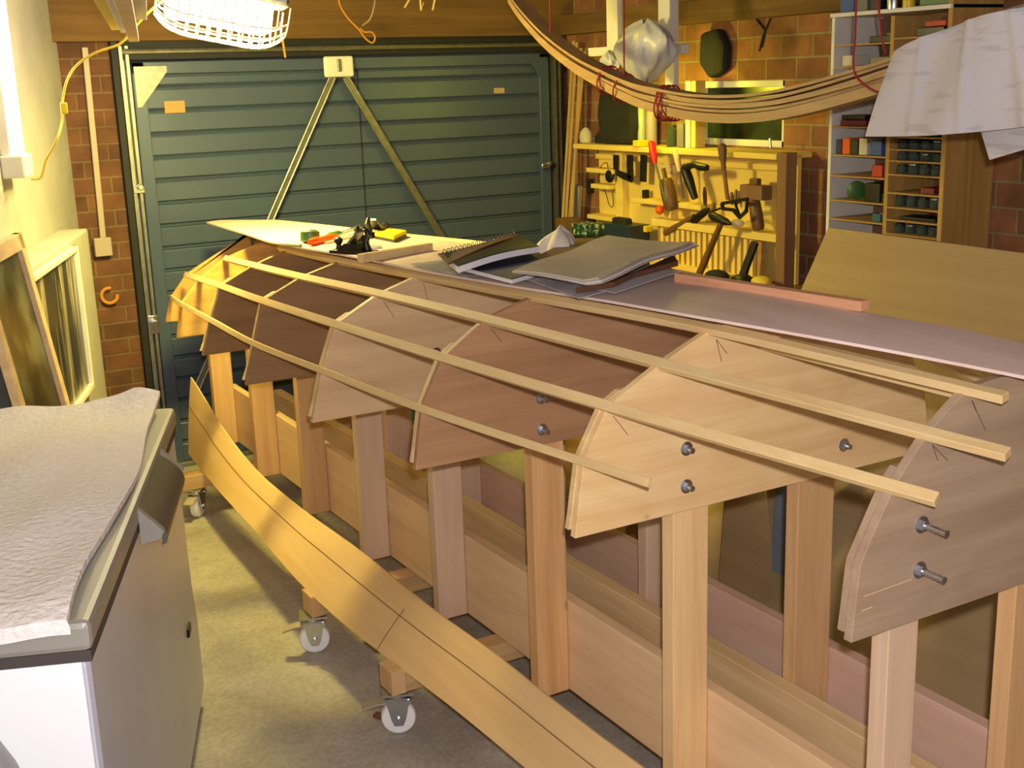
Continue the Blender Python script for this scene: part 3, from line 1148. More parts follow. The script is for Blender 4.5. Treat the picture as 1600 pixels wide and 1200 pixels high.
ap.lathe((-0.045, 1.80, 0), (0, 0, 1), [(0, 0.17), (0.1, 0.2), (0.72, 0.212), (0.82, 0.20), (0.90, 0.165), (0.95, 0.10), (0.968, 0.01)], 48)
apo = ap.build('appliance_casing', 'appliance', smooth=True)
tag(apo, 'pale grey rounded plastic casing standing in front of the flash-whitened freezer end', 'appliance')

# --------------------------------------------------------------- left wall things
def wframe(name, label, cat, s0, s1, z0, z1, d0, d1, fw, fmat, pmat):
    """framed pane standing against the left wall; d0 at the bottom, d1 at the top"""
    t = thing(name, label, cat, W((s0 + s1) / 2, d0, z0))
    up = (W(s0, d1, z1) - W(s0, d0, z0))
    th = WN * 0.025

    def q(s_, k):
        return W(s_, d0, z0) + up * k
    H_ = up.length
    k = fw / H_
    for a_, b_, c_, e_ in ((s0, s0 - 0 + fw, 0, 1), (s1 - fw, s1, 0, 1), (s0, s1, 1 - k, 1), (s0, s1, 0, k)):
        MB().prism([q(a_, c_), q(b_, c_), q(b_, e_), q(a_, e_)], th).build('frame_bar', fmat, t, bevel=0.003)
    MB().prism([q(s0 + fw * .8, k * .8), q(s1 - fw * .8, k * .8), q(s1 - fw * .8, 1 - k * .8), q(s0 + fw * .8, 1 - k * .8)], WN * 0.008).build('pane', pmat, t)
    return t


wframe('picture', 'dark framed picture with pale streaks hung below the wall ledge', 'picture', -1.70, -0.875, 0.66, 1.23, 0.125, 0.125, 0.022, 'white_paint', 'picture')
wframe('window_sash', 'old olive wooden window sash leaning against the left wall', 'window sash', -2.30, -1.75, 0.35, 1.38, 0.27, 0.12, 0.05, 'beamwood', 'blotch')
# wall tube light
TB, TT = aY(17, 240, 4.64), aY(-3, -140, 4.8)
tl = thing('tube_light', 'bright upright tube light fixed to the left wall', 'light', W(-1.22, 0.03, 1.56))
MB().prism([W(-1.27, 0.0, 1.60), W(-1.20, 0.0, 1.60), W(-1.20, 0.035, 1.60), W(-1.27, 0.035, 1.60)], (0, 0, 0.80)).build('backplate', 'white_paint', tl, bevel=0.004)
MB().tube([W(-1.235, 0.06, 1.60), W(-1.235, 0.06, 2.38)], 0.014, 14).build('tube', 'tube_glow', tl, smooth=True)
MB().prism([W(-1.29, 0.0, 1.52), W(-1.15, 0.0, 1.52), W(-1.15, 0.08, 1.52), W(-1.29, 0.08, 1.52)], (0, 0, 0.08)).build('end_box', 'white_paint', tl, bevel=0.008)

# conduit and socket on the back wall
cd = thing('socket', 'white square wall socket fed by a conduit on the brick pier', 'socket', aY(161, 386, DY - 0.02))
A, B = aY(146, 373, DY - 0.03), aY(176, 399, DY - 0.03)
MB().bb(A.x, B.x, DY - 0.04, DY, B.z, A.z).build('socket_box', 'conduit', cd, bevel=0.004)
MB().sweep([aY(161, 374, DY - 0.012), aY(132, 74, DY - 0.012)], 0.026, 0.018, up=(0, 1, 0)).build('conduit', 'conduit', cd, bevel=0.003)
c = aY(171, 462, DY - 0.02)
tag(MB().torus(c, (0.2, 1, 0), 0.035, 0.008, a0=40, a1=330).build('wire_loop', 'orange_string', smooth=True), 'loop of ochre wire on the brick pier below the socket', 'wire')

# --------------------------------------------------------------- caged work lamp
LC = V((1.365, 4.36, 2.04))
lm = thing('work_lamp', 'glaring work lamp in a white wire cage hanging over the boat', 'lamp', LC)
tilt = Matrix.Rotation(math.radians(12), 3, 'Y') @ Matrix.Identity(3)
yaw = Matrix.Rotation(math.radians(-14), 3, 'Z')
RT = yaw @ tilt


def lc(x, y, z_):
    return LC + RT @ (V((x, y, z_)) * 1.17)


hs = MB()
hs.box(lc(0, 0, 0.085), (0.445, 0.21, 0.058), RT)
hs.build('housing', 'steel_dull', lm, bevel=0.015)
gl = MB()
gl.box(lc(-0.01, -0.0, 0.02), (0.36, 0.175, 0.105), RT)
gl.build('diffuser', 'lamp_glow', lm, bevel=0.02)
cg = MB()
nx = 12
for i in range(nx + 1):
    x = -0.19 + 0.38 * i / nx
    pts = []
    for k in range(9):
        a = math.pi * k / 8
        en = 1 - 0.45 * abs(x / 0.2) ** 5
        bz = 0.06 - 0.13 * en * (max(0.0, math.sin(a)) ** 0.6)
        pts.append(lc(x, 0.11 * math.cos(a), bz))
    cg.tube(pts, 0.0032, 6)
for k in range(1, 8):
    a = math.pi * k / 8
    pts = [lc(-0.19 + 0.38 * i / 24, 0.11 * math.cos(a) + 0.006 * math.sin(i * 1.6 + k), 0.06 - 0.13 * (1 - 0.45 * abs((-0.19 + 0.38 * i / 24) / 0.2) ** 5) * math.sin(a) ** 0.6) for i in range(25)]
    cg.tube(pts, 0.0032, 6)
cg.build('cage', 'cage', lm, smooth=True)
MB().sweep([lc(0.16, 0, 0.10), lc(0.20, 0.02, 0.22), lc(0.2, 0.02, 0.42)], 0.07, 0.05).build('bracket', 'conduit', lm, bevel=0.004)
# its cable, hanging in a curve to the wall fitting
cab = [aY(266, -6, 4.36), aY(240, 12, 4.38), aY(212, 40, 4.4), aY(188, 68, 4.42), aY(150, 82, 4.44), aY(120, 102, 4.46), aY(104, 128, 4.46), aY(97, 165, 4.46), aY(97, 190, 4.46), aY(88, 220, 4.42), aY(72, 250, 4.5), aY(64, 277, 4.55), aY(50, 280, 4.6)]
cb = MB().tube([V(p) for p in smooth_tab([tuple(p) for p in cab], 4)], 0.0042, 8).build('lamp_cable', 'yellow_cord', smooth=True)
tag(cb, 'yellow cable curving from the caged lamp down to the wall light', 'cable')
MB().sweep([aY(99, 160, 4.44), aY(101, 178, 4.44)], 0.022, 0.018, up=(0, 1, 0)).build('cable_tie', 'yellow_box', cb, bevel=0.004)
# battens overhead
for i, ((ax, ay), (bx, by), mt, lb) in enumerate((((152, -5), (181, 42), 'yellow_cord', 'yellowish batten end lying overhead, leftmost of the bundle'), ((174, -5), (196, 46), 'white_paint', 'white batten end overhead beside the yellowish one'), ((186, -5), (209, 60), 'stringer', 'longest pale batten end hanging lowest in the overhead bundle'), ((205, -5), (221, 26), 'white_paint', 'short white batten end overhead, nearest the caged lamp'))):
    B = aY(bx, by, 4.2 - 0.12 * i)
    D = V((math.sin(math.radians(14)), math.cos(math.radians(14)), 0.0))
    # direction lies in the plane of eye, B and the upper pixel
    A0 = ray(ax, ay)
    # closest approach of the horizontal line from B along D
    best = min(((B - D * t * 0.02 - EYE).normalized() - A0.normalized()).length for t in range(150))
    tt = [t for t in range(150) if abs(((B - D * t * 0.02 - EYE).normalized() - A0.normalized()).length - best) < 1e-9][0]
    tag(MB().bar(B - D * (tt * 0.02 + 0.4), B, 0.03, 0.02).build('batten', mt, bevel=0.002), lb, 'batten', 'battens stored overhead')
# strings under the beam
st = MB().tube([V(p) for p in smooth_tab([tuple(aY(px, py, DY - 0.3)) for px, py in ((527, -70), (529, -6), (533, 12), (545, 30), (560, 45), (571, 60), (582, 67), (586, 58), (580, 50), (569, 50), (563, 44))], 4)], 0.004, 6)
tag(st.build('string', 'orange_string', smooth=True), 'looped ochre string hanging from the roof beam above the door', 'string')
st = MB().tube([V(p) for p in smooth_tab([tuple(aY(px, py, DY - 0.3)) for px, py in ((588, -70), (586, -6), (584, 12), (578, 30), (566, 40))], 4)], 0.003, 6)
tag(st.build('string', 'conduit', smooth=True), 'thin pale string hanging beside the looped ochre string', 'string')
for pts_, lb in ((((660, -70), (642, -5), (632, 12)), 'short yellow string end at the top edge over the door middle'), (((654, -70), (656, -5), (658, 16), (662, 4)), 'pale frayed string end beside the short yellow one'), (((686, -70), (680, -5), (676, 16)), 'thin straight pale string end over the door, rightmost of three')):
    tag(MB().tube([aY(px, py, DY - 0.35) for px, py in pts_], 0.005, 6).build('string', 'stringer', smooth=True), lb, 'string')
tag(MB().tube([aY(437, 34, DY - 0.4), aY(446, 90, DY - 0.4)], 0.005, 6).build('cord', 'orange_string', smooth=True), 'short ochre cord hanging at the right of the caged lamp', 'cord')

# --------------------------------------------------------------- bundle of strips slung under the roof
BXp = 2.72
path = [(806, -4), (824, 22), (860, 62), (905, 98), (950, 124), (1000, 148), (1040, 160), (1090, 170), (1150, 174), (1210, 170), (1270, 158), (1330, 142), (1390, 124), (1450, 104), (1520, 78), (1620, 40)]
BP = [aX(px, py, BXp) for px, py in path]
BPs = smooth_tab([tuple(p) for p in BP], 4)
n_ = len(BPs)
bt = thing('strip_bundle', 'sagging bundle of long thin wood strips tied with red cord', 'wood strips', BP[8])
rows = 6
for k in range(rows):
    pts = []
    for i, p in enumerate(BPs):
        t = i / (n_ - 1)
        f_ = 0.30 + 0.70 * min(1, t * 2.6)
        zz = (-0.022 if k == 0 else 0.001 + (k - 1) * 0.0115) * f_
        pts.append(p + V((0.007 * math.sin(k * 2.3) - (0.006 if k == 0 else 0), 0, zz + 0.0035 * math.sin(t * 9 + k * 1.7) * (k > 1))))
    MB().sweep(pts, 0.06 + 0.006 * (k % 3), 0.030 if k == 0 else 0.0095).build('strip', 'strip_y', bt)


def bundle_at(px):
    return min(BPs, key=lambda p: abs(proj(p)[0] - px))


for px, wraps in ((952, 2), (972, 1), (1045, 4)):
    p = bundle_at(px)
    for w_ in range(wraps):
        c = p + V((0, -0.012 * w_, 0.0))
        hh = 0.052 if px < 1000 else 0.062
        cg = MB()
        pts = [c + V((0.050 * math.cos(a), 0.02 * math.sin(a * 1) * (1 if w_ % 2 else -1), hh * math.sin(a) - 0.003)) for a in [2 * math.pi * k / 16 for k in range(17)]]
        cg.tube(pts, 0.0032, 6)
        cg.build('binding', 'red_cord', bt, smooth=True)
for (px, top, lb) in ((976, (976, 60), 'red cord rising from the strip bundle past the plastic bag'), (861, (860, -5), 'red cord holding the left end of the strip bundle')):
    p = bundle_at(px)
    q = aX(*top, BXp)
    tag(MB().tube([p + V((0, 0, 0.02)), V((q.x, q.y, CZ))], 0.0035, 6).build('cord', 'red_cord', smooth=True), lb, 'cord')
sl = [(1338, -5), (1336, 60), (1333, 100), (1340, 122), (1362, 140), (1390, 150)]
tag(MB().tube([V(p) for p in smooth_tab([tuple(aX(px, py, BXp - 0.07)) for px, py in sl], 4)], 0.0035, 6).build('cord', 'red_cord', smooth=True), 'red cord sling looping under the bundle beside the hanging paper', 'cord')
tag(MB().tube([aX(1371, -5, BXp - 0.02), aX(1378, 60, BXp - 0.02), aX(1384, 84, BXp - 0.02)], 0.0035, 6).build('cord', 'red_cord', smooth=True), 'red cord in front of the jar shelf, reaching down to the bundle top', 'cord')

# --------------------------------------------------------------- paper plans draped over the bundle
def quad(c, fn=None):
    """c: 4 corners a,b,c,d (u along a->b, v along a->d)"""
    def f(u, v):
        p = c[0].lerp(c[1], u).lerp(c[3].lerp(c[2], u), v)
        if fn:
            p = p + fn(u, v)
        return p
    return f


PX = BXp - 0.10
cs = [aX(1397, 80, PX), aX(1612, 8, PX - 0.02), aX(1612, 196, PX - 0.06), aX(1356, 213, PX - 0.06)]


def rip(u, v):
    cr_ = sum(0.010 * max(0, 1 - abs(u - q_ - 0.05 * (v - 0.5)) / 0.05) for q_ in (0.27, 0.60, 0.90))
    return V((-cr_, 0, 0)) + V((-0.012 * math.sin(u * 11 + v * 2) - 0.02 * v * math.sin(u * 5), 0, -0.012 * math.sin(u * math.pi) * (v - 0.3) + (0.012 * math.sin(u * math.pi) if v < 0.1 else 0)))


pp = MB()
pp.grid(quad(cs, rip), 60, 20, 0.0015, (1, 0, 0))
# the back fold over the bundle
pp2 = [cs[0], cs[1], cs[1] + V((0.14, 0, 0.0)), cs[0] + V((0.14, 0, -0.01))]
pp.grid(quad(pp2, lambda u, v: V((0, 0, 0.02 * math.sin(v * math.pi) + 0.012 * math.sin(u * math.pi) * (1 - v)))), 20, 8, 0.0015)
tag(pp.build('paper_plan', 'paper', smooth=True), 'large creased white paper plan draped over the strip bundle', 'paper')
cs = [aX(1500, 96, PX + 0.05), aX(1625, 60, PX + 0.05), aX(1603, 233, PX + 0.03), aX(1546, 250, PX + 0.03)]
tag(MB().grid(quad(cs), 6, 6, 0.0015, (1, 0, 0)).build('paper_sheet', 'paper'), 'smaller white sheet hanging below the large paper plan', 'paper')
cs = [aX(1560, 90, PX + 0.06), aX(1640, 62, PX + 0.06), aX(1640, 262, PX + 0.05), aX(1574, 207, PX + 0.05)]
tag(MB().grid(quad(cs), 4, 4, 0.0015, (1, 0, 0)).build('paper_sheet', 'oldpaper'), 'brownish sheet behind the small hanging white sheet', 'paper')

# --------------------------------------------------------------- papers and books on the bottom panel
def slab(name, corners, th, mat, label, cat, lift, nz=6, fn=None, parent=None, dirv=(0, 0, -1), group=None):
    c = [surf(px, py, lift) for px, py in corners]
    g = MB()
    g.grid(quad(c, fn), 12, 12, th, dirv)
    o = g.build(name, mat, parent, smooth=False)
    if label:
        tag(o, label, cat, group)
    return o


slab('plastic_sleeve', [(640, 412), (760, 398), (850, 425), (720, 432)], 0.001, 'plastic_sheet', 'clear plastic sleeve under the spiral bound book', 'plastic sleeve', 0.008)
slab('white_sheet', [(800, 428), (960, 405), (1052, 428), (905, 466)], 0.0015, 'paper', 'white sheet with a lifted corner under the big grey papers', 'paper', 0.012)
slab('white_sheet', [(845, 430), (1000, 410), (1062, 424), (960, 458)], 0.0015, 'paper', 'second white sheet poking out at the right of the papers', 'paper', 0.016)
# blue magazine, spiral book
bk = thing('magazine', 'blue grey magazine half under the spiral bound book', 'magazine', surf(800, 418, 0.0))
slab('page_block', [(716, 416), (835, 392), (878, 414), (800, 437)], 0.010, 'pages', None, None, 0.022, parent=bk)
slab('cover', [(715, 415), (835, 391), (878, 413), (799, 436)], 0.0015, 'cover_blue', None, None, 0.024, parent=bk)
sp_ = thing('spiral_book', 'dark covered spiral bound book lying by the tools', 'book', surf(765, 398, 0.02))
bend = lambda u, v: V((0, 0, 0.010 * math.sin(u * math.pi) * v + 0.012 * u * u))
slab('page_block', [(692, 398), (808, 374), (842, 392), (716, 417)], 0.016, 'pages', None, None, 0.042, parent=sp_, fn=bend)
slab('back_cover', [(684, 396), (806, 370), (812, 374), (700, 412)], 0.004, 'cover_brown', None, None, 0.044, parent=sp_, fn=bend)
slab('cover', [(690, 396), (807, 371), (842, 391), (714, 415)], 0.0015, 'cover_dark', None, None, 0.045, parent=sp_, fn=bend)
sr = MB()
for k in range(18):
    t = k / 17
    p = surf(694 + (802 - 694) * t, 395 + (371 - 395) * t, 0.047) + V((0, 0, 0.012 * t * t + 0.004))
    sr.torus(p, (0.5, -1, 0), 0.006, 0.0012, n=10, k=5)
sr.build('spiral_binding', 'steel_dull', sp_, smooth=True)
slab('folder', [(835, 402), (895, 372), (990, 372), (880, 415)], 0.006, 'cover_brown', 'red brown folder under the big grey papers', 'folder', 0.024)
slab('magazine', [(900, 450), (960, 440), (1052, 398), (1060, 408)], 0.012, 'cover_brown', 'brown backed magazine showing at the right under the big grey papers', 'magazine', 0.030)
bp_ = lambda u, v: V((0, 0, 0.004 * math.sin(u * 3.1) * v + (0.012 * (v - 0.85) / 0.15 if v > 0.85 else 0) * (1 - 0.6 * u) + 0.003 * math.sin(u * 9 + v * 4)))
pk = thing('paper_stack', 'thick stack of large greyish papers lying on the panel', 'papers', surf(950, 415, 0.03))
for k in range(4):
    j = k * 1.2
    slab('paper_layer', [(800 + j, 424 - 0.7 * k), (953 - j, 374 - 2 * k), (1092 - 3 * j, 386 - 2 * k), (942 - 2 * j, 447 - 2.4 * k)], 0.004, 'oldpaper' if k != 1 else 'pages', None, None, 0.038 + 0.006 * k, parent=pk, fn=bp_)
# crumpled cloth
ts = MB()
cc = surf(868, 385, 0.02)


def crump(u, v):
    a = 2 * math.pi * u
    r = 0.058 * (1 + 0.22 * math.sin(a * 3 + 1) + 0.08 * math.sin(a * 7)) * (1 - v ** 2.6) ** 0.9 + 0.002
    hgt = 0.075 * v * (1 + 0.12 * math.sin(a * 2)) + 0.012 * math.sin(a * 5) * v * (1 - v)
    return cc + V((r * math.cos(a) + 0.018 * v, r * math.sin(a), -0.02 + hgt))


ts.grid(crump, 28, 12)
tag(ts.build('crumpled_cloth', 'tissue', smooth=True), 'crumpled white cloth peaked behind the stack of papers', 'cloth')

# --------------------------------------------------------------- tools on the panel
def at(px, py, dz=0.0):
    return surf(px, py, dz)


tm = thing('tape_measure', 'green tape measure lying on the bright end of the panel', 'tape measure', at(485, 378))
cT = at(485, 380, 0.0)
MB().lathe(cT + V((0, 0, 0.004)), (0.1, 0.15, 1), [(0, 0.030), (0.004, 0.034), (0.034, 0.034), (0.04, 0.028)], 28).build('case', 'green_tool', tm, smooth=True)
MB().lathe(cT + V((0.004, 0.006, 0.044)), (0.1, 0.15, 1), [(0, 0.022), (0.002, 0.022)], 24).build('face_disc', 'yellow_box', tm)
tag(MB().tube([at(438, 382, 0.006), at(470, 384, 0.01)], 0.006, 8).build('steel_rod', 'steel_dull', smooth=True), 'short grey steel rod beside the green tape measure', 'rod')


def chisel(a_, b_, c_, label, hm):
    t = thing('chisel', label, 'chisel', a_, 'chisels on the bottom panel')
    d = (b_ - a_)
    n = 8
    pts = [a_ + d * (k / n) for k in range(n + 1)]
    rr = [0.009, 0.0135, 0.014, 0.0125, 0.0125, 0.0135, 0.014, 0.011, 0.007]
    MB().tube(pts, rr, 12).build('handle', hm, t, smooth=True)
    MB().sweep([b_, b_.lerp(c_, 0.2), c_], 0.012, 0.004).build('blade', 'steel', t)
    return t


chisel(at(483, 379, 0.015), at(527, 369, 0.016), at(560, 357, 0.012), 'orange handled chisel pointing at the garage door, foremost', 'handle_orange')
chisel(at(512, 370, 0.012), at(532, 364, 0.012), at(562, 352, 0.008), 'green handled chisel just behind the orange handled chisel', 'green_tool')
tag(MB().sweep([at(510, 380, 0.006), at(560, 368, 0.006)], 0.016, 0.01).build('wood_offcut', 'beamwood', bevel=0.002), 'small yellow wood offcut in front of the orange chisel', 'offcut')


def plane_tool(c, ang, label, s=1.0):
    t = thing('hand_plane', label, 'plane', c, rotz=ang)
    MB().box((0, 0, 0.006 * s), (0.055 * s, 0.17 * s, 0.012 * s)).build('sole', 'iron', t, local=True, bevel=0.003)
    g = MB()
    g.prism([(-0.026 * s, -0.06 * s, 0.012 * s), (-0.026 * s, 0.05 * s, 0.012 * s), (-0.026 * s, 0.02 * s, 0.035 * s), (-0.026 * s, -0.03 * s, 0.035 * s)], (0.052 * s, 0, 0))
    g.build('cheeks', 'iron', t, local=True)
    MB().bar((0, 0.03 * s, 0.015 * s), (0, -0.035 * s, 0.075 * s), 0.04 * s, 0.008 * s).build('iron_blade', 'steel_dull', t, local=True)
    MB().lathe((0, 0.062 * s, 0.012 * s), (0, 0, 1), [(0, 0.012 * s), (0.015 * s, 0.008 * s), (0.025 * s, 0.015 * s), (0.036 * s, 0.014 * s), (0.042 * s, 0.004)], 16).build('knob', 'black', t, local=True, smooth=True)
    MB().tube([(0, -0.06 * s, 0.012 * s), (0, -0.052 * s, 0.04 * s), (0, -0.066 * s, 0.065 * s), (0, -0.055 * s, 0.082 * s)], [0.014 * s, 0.011 * s, 0.012 * s, 0.008 * s], 10).build('tote', 'black', t, local=True, smooth=True)
    return t


plane_tool(at(553, 396, 0.0), 0.5, 'black hand plane at the panel edge, left end of the wood stick', 0.95)
plane_tool(at(562, 380, 0.0), -0.5, 'black hand plane standing behind the one at the panel edge', 0.75)
plane_tool(at(590, 371, 0.0), -1.0, 'dark hand plane at the far edge beside the yellow case', 0.9)
yb = thing('yellow_case', 'flat bright yellow case near the far edge of the panel', 'case', at(608, 375))
A_ = at(588, 379, 0.0)
cs = [at(586, 375), at(600, 366), at(636, 371), at(616, 381)]
g = MB()
g.prism([c_ + V((0, 0, 0.012)) for c_ in cs], (0, 0, 0.014))
g.build('lid', 'yellow_box', yb, bevel=0.004)
g = MB()
g.prism([c_ for c_ in cs], (0, 0, 0.012))
g.build('base', 'black', yb, bevel=0.002)
tag(MB().bar(at(562, 404, 0.014), at(673, 386, 0.014), 0.022, 0.026).build('wood_stick', 'stringer', bevel=0.002), 'square pale wood stick lying across the panel beside the planes', 'wood stick')
tag(MB().lathe(at(586, 389, 0.001), (0, 0, 1), [(0, 0.02), (0.012, 0.022), (0.012, 0.018), (0.003, 0.016)], 20).build('small_dish', 'tissue', smooth=True), 'small pale dish between the planes and the stick', 'dish')
tag(MB().bar(at(1060, 433, 0.013), at(1352, 478, 0.013), 0.03, 0.022).build('batten', wood('pink batten', rgb(226, 170, 132), rgb(200, 140, 106), 'Y', 6), bevel=0.002), 'long pinkish batten lying along the far edge of the panel', 'batten')

# --------------------------------------------------------------- right wall: tool board and shelf
PXf = 3.5
tb = thing('tool_board', 'cream painted tool board with a shelf top under the window', 'tool board', (3.6, 4.6, 0.9))
MB().bb(3.62, 3.64, 3.86, 5.34, 0.905, 1.455).build('back_board', 'pegboard', tb)
MB().bb(3.50, 3.70, 3.86, 5.40, 1.440, 1.465).build('top_shelf', 'pegboard', tb, bevel=0.003)
MB().bb(3.60, 3.62, 3.9, 5.34, 1.385, 1.41).build('rail', 'pegboard', tb)
MB().bb(3.5, 3.56, 3.80, 3.855, 0.905, 1.47).build('end_post', 'brownboard', tb, bevel=0.003)
for y in (5.10, 4.70):
    MB().bb(3.575, 3.62, y - 0.03, y + 0.03, 0.85, 1.44).build('upright', 'pegboard', tb, bevel=0.003)
for (z0, y0_, y1_) in ((1.19, 4.40, 4.95), (1.32, 5.1, 5.34), (1.08, 5.1, 5.34), (1.24, 5.14, 5.3)):
    MB().bb(3.54, 3.62, y0_, y1_, z0, z0 + 0.022).build('ledge', 'pegboard', tb, bevel=0.002)
MB().bb(3.52, 3.60, 3.86, 4.75, 1.095, 1.13).build('ledge', 'pegboard', tb, bevel=0.002)
# bench below
bn = thing('workbench', 'timber workbench along the right wall behind the boat', 'workbench', (3.5, 4.5, 0))
MB().bb(3.32, 3.68, 3.7, 5.5, 0.86, 0.90).build('bench_top', 'shelfwood', bn, bevel=0.003)
for y in (3.76, 5.4):
    for x in (3.36, 3.64):
        MB().bb(x - 0.03, x + 0.03, y - 0.03, y + 0.03, 0, 0.86).build('leg', 'post', bn)
# slatted rack with chisel slots
rk = thing('slatted_rack', 'pale wooden rack of upright slats below the tool board', 'rack', (3.56, 4.35, 0.9))
for k in range(17):
    y = 4.04 + k * 0.040
    MB().bb(3.53, 3.55, y - 0.011, y + 0.011, 0.93, 1.09).build('slat', 'pegboard', rk)
MB().bb(3.50, 3.58, 4.0, 4.74, 0.902, 0.93).build('bottom_rail', 'pegboard', rk, bevel=0.002)
MB().bb(3.552, 3.575, 4.0, 4.74, 0.93, 1.092).build('backing', 'shelfwood', rk)


def wp(px, py, X=PXf):
    return aX(px, py, X)


def hung(name, label, cat, pts, rad, mat, X, parts=()):
    """tool made of swept sections hung in front of the board; pts in world plane X"""
    P = [aX(px, py, X) for px, py in pts]
    t = thing(name, label, cat, P[-1])
    return t, P


# red handled screwdriver held upright
t, P = hung('screwdriver', 'long screwdriver with a thick red handle hung on the tool board', 'screwdriver', [(1018, 220), (1023, 255)], 0, '', 3.46)
MB().tube([P[0].lerp(P[1], k) for k in (0, 0.08, 0.3, 0.6, 0.85, 1)], [0.006, 0.016, 0.0175, 0.018, 0.014, 0.012], 12).build('handle', 'handle_red', t, smooth=True)
MB().tube([aX(1024, 255, 3.46), aX(1045, 332, 3.50)], 0.0055, 8).build('blade', 'steel_dull', t, smooth=True)
t, P = hung('file', 'file with a dark tapering wooden handle hung left of the board post', 'file', [(1128, 224), (1131, 264)], 0, '', 3.46)
MB().tube([P[0].lerp(P[1], k) for k in (0, 0.1, 0.4, 0.8, 1)], [0.008, 0.02, 0.019, 0.011, 0.011], 12).build('handle', 'mortise', t, smooth=True)
MB().sweep([aX(1131, 264, 3.46), aX(1137, 312, 3.50)], 0.02, 0.007, up=(1, 0, 0)).build('blade', wood('rusty steel', rgb(150, 100, 70), rgb(110, 70, 48), 'Z', 8), t)
t, P = hung('screwdriver', 'tan handled tool hung on the board just right of the red handle', 'screwdriver', [(1055, 232), (1062, 268)], 0, '', 3.50)
MB().tube([P[0].lerp(P[1], k) for k in (0, 0.1, 0.5, 1)], [0.008, 0.016, 0.015, 0.010], 12).build('handle', 'beamwood', t, smooth=True)
MB().tube([aX(1062, 268, 3.5), aX(1068, 310, 3.52)], 0.006, 8).build('blade', 'steel_dull', t, smooth=True)
# bench grinder-like dark tool with horn handle
t = thing('drill_brace', 'black cranked drill with a rounded handle on the tool board', 'drill', aX(1080, 270, 3.52))
MB().tube([aX(1070, 262, 3.5), aX(1085, 257, 3.46), aX(1095, 261, 3.46), aX(1105, 262, 3.46)], [0.018, 0.014, 0.018, 0.014], 10).build('handle', 'black', t, smooth=True)
MB().tube([aX(1070, 262, 3.5), aX(1076, 280, 3.5), aX(1086, 310, 3.5)], [0.022, 0.024, 0.016], 10).build('body', 'iron', t, smooth=True)
# mallet-like wooden tools
for (a_, b_, r_, lb) in (((1040, 280), (1050, 328), 0.034, 'stout dark wooden mallet head behind the red handled screwdriver'), ((1178, 312), (1186, 360), 0.026, 'dark cylindrical wooden tool hung beside the board post')):
    A, B = aX(*a_, 3.52), aX(*b_, 3.52)
    t = thing('mallet', lb, 'mallet', B)
    MB().tube([A.lerp(B, k) for k in (0, 0.1, 0.5, 0.9, 1)], [r_ * .8, r_, r_ * 1.08, r_, r_ * .75], 14).build('head', 'mortise', t, smooth=True)
    MB().tube([A.lerp(B, 0.02), A.lerp(B, -0.35)], r_ * 0.3, 8).build('handle', 'mortise', t, smooth=True)
# round dark disc tool with wire
t = thing('gauge', 'round black gauge on a bent wire hung at the left of the tool board', 'gauge', aX(955, 275, 3.56))
MB().lathe(aX(955, 275, 3.555), (-1, 0, 0), [(0, 0.030), (0.004, 0.033), (0.014, 0.033), (0.018, 0.028)], 24).build('dial', 'black', t, smooth=True)
MB().tube([V(p) for p in smooth_tab([tuple(aX(px, py, 3.565)) for px, py in ((950, 264), (948, 254), (938, 262), (937, 285), (946, 300), (952, 320), (958, 322), (957, 300))], 4)], 0.0022, 6).build('wire', 'iron', t, smooth=True)
# clamps and square shapes
for (pts_, lb) in (([(962, 242), (962, 268), (973, 274), (988, 280)], 'dark angled iron clamp hung right of the black gauge'), ([(984, 242), (985, 282)], 'straight dark iron tool hung from the board top'), ([(1006, 242), (1005, 284)], 'broad dark iron tool hung left of the red handled screwdriver')):
    P = [aX(px, py, 3.56) for px, py in pts_]
    tag(MB().sweep(P, 0.035 if len(pts_) > 2 else 0.045, 0.012, up=(1, 0, 0)).build('iron_tool', 'iron', bevel=0.003), lb, 'tool')
for (x_, y_, w_, h_, lb) in ((923, 291, 0.03, 0.075, 'small dark iron block on a ledge at the far left of the board'), (1009, 306, 0.024, 0.06, 'small dark iron block above the short ledge'), (925, 345, 0.035, 0.05, 'dark iron block low at the left of the board')):
    c = aX(x_, y_, 3.58)
    tag(MB().box(c, (0.03, w_, h_)).build('iron_block', 'iron', bevel=0.004), lb, 'tool')
# chisels standing in the ledge
cl = [(1101, 292, 316), (1115, 316, 322), (1150, 296, 312), (1143, 300, 312), (1155, 298, 310)]
for i, (px, t0, t1) in enumerate(cl):
    A, B = aX(px, t0, 3.57), aX(px + 1, t1 + 8, 3.57)
    tag(MB().tube([A, A.lerp(B, 0.3), A.lerp(B, 0.8), B], [0.005, 0.010, 0.009, 0.006], 8).build('awl', 'mortise', smooth=True), ['lone small brown tool handle under the black drill', 'short brown tool handle behind the hammer heads', 'tallest brown tool handle by the small bracket box', 'left brown tool handle in the cluster by the bracket box', 'right brown tool handle in the cluster by the bracket box'][i], 'tool handle', 'small tool handles on the ledge')
A = aX(1181, 300, 3.52)
tag(MB().box(A, (0.06, 0.14, 0.06)).build('wood_block', 'brownboard', bevel=0.003), 'brown wooden block fixed beside the board post', 'wood block')
tag(MB().box(aX(1180, 284, 3.53), (0.03, 0.05, 0.03)).build('wood_piece', 'mortise', bevel=0.006), 'little dark piece sitting on the brown wooden block', 'wood piece')
tag(MB().box(aX(1046, 264, 3.585), (0.03, 0.10, 0.045)).build('wood_piece', 'stringer', bevel=0.006), 'pale yellow wood piece behind the tan handled tool', 'wood piece')
tag(MB().ball(aX(1031, 328, 3.53), 0.022).build('orange_ball', 'handle_orange', smooth=True), 'round orange knob behind the red screwdriver tip', 'knob')
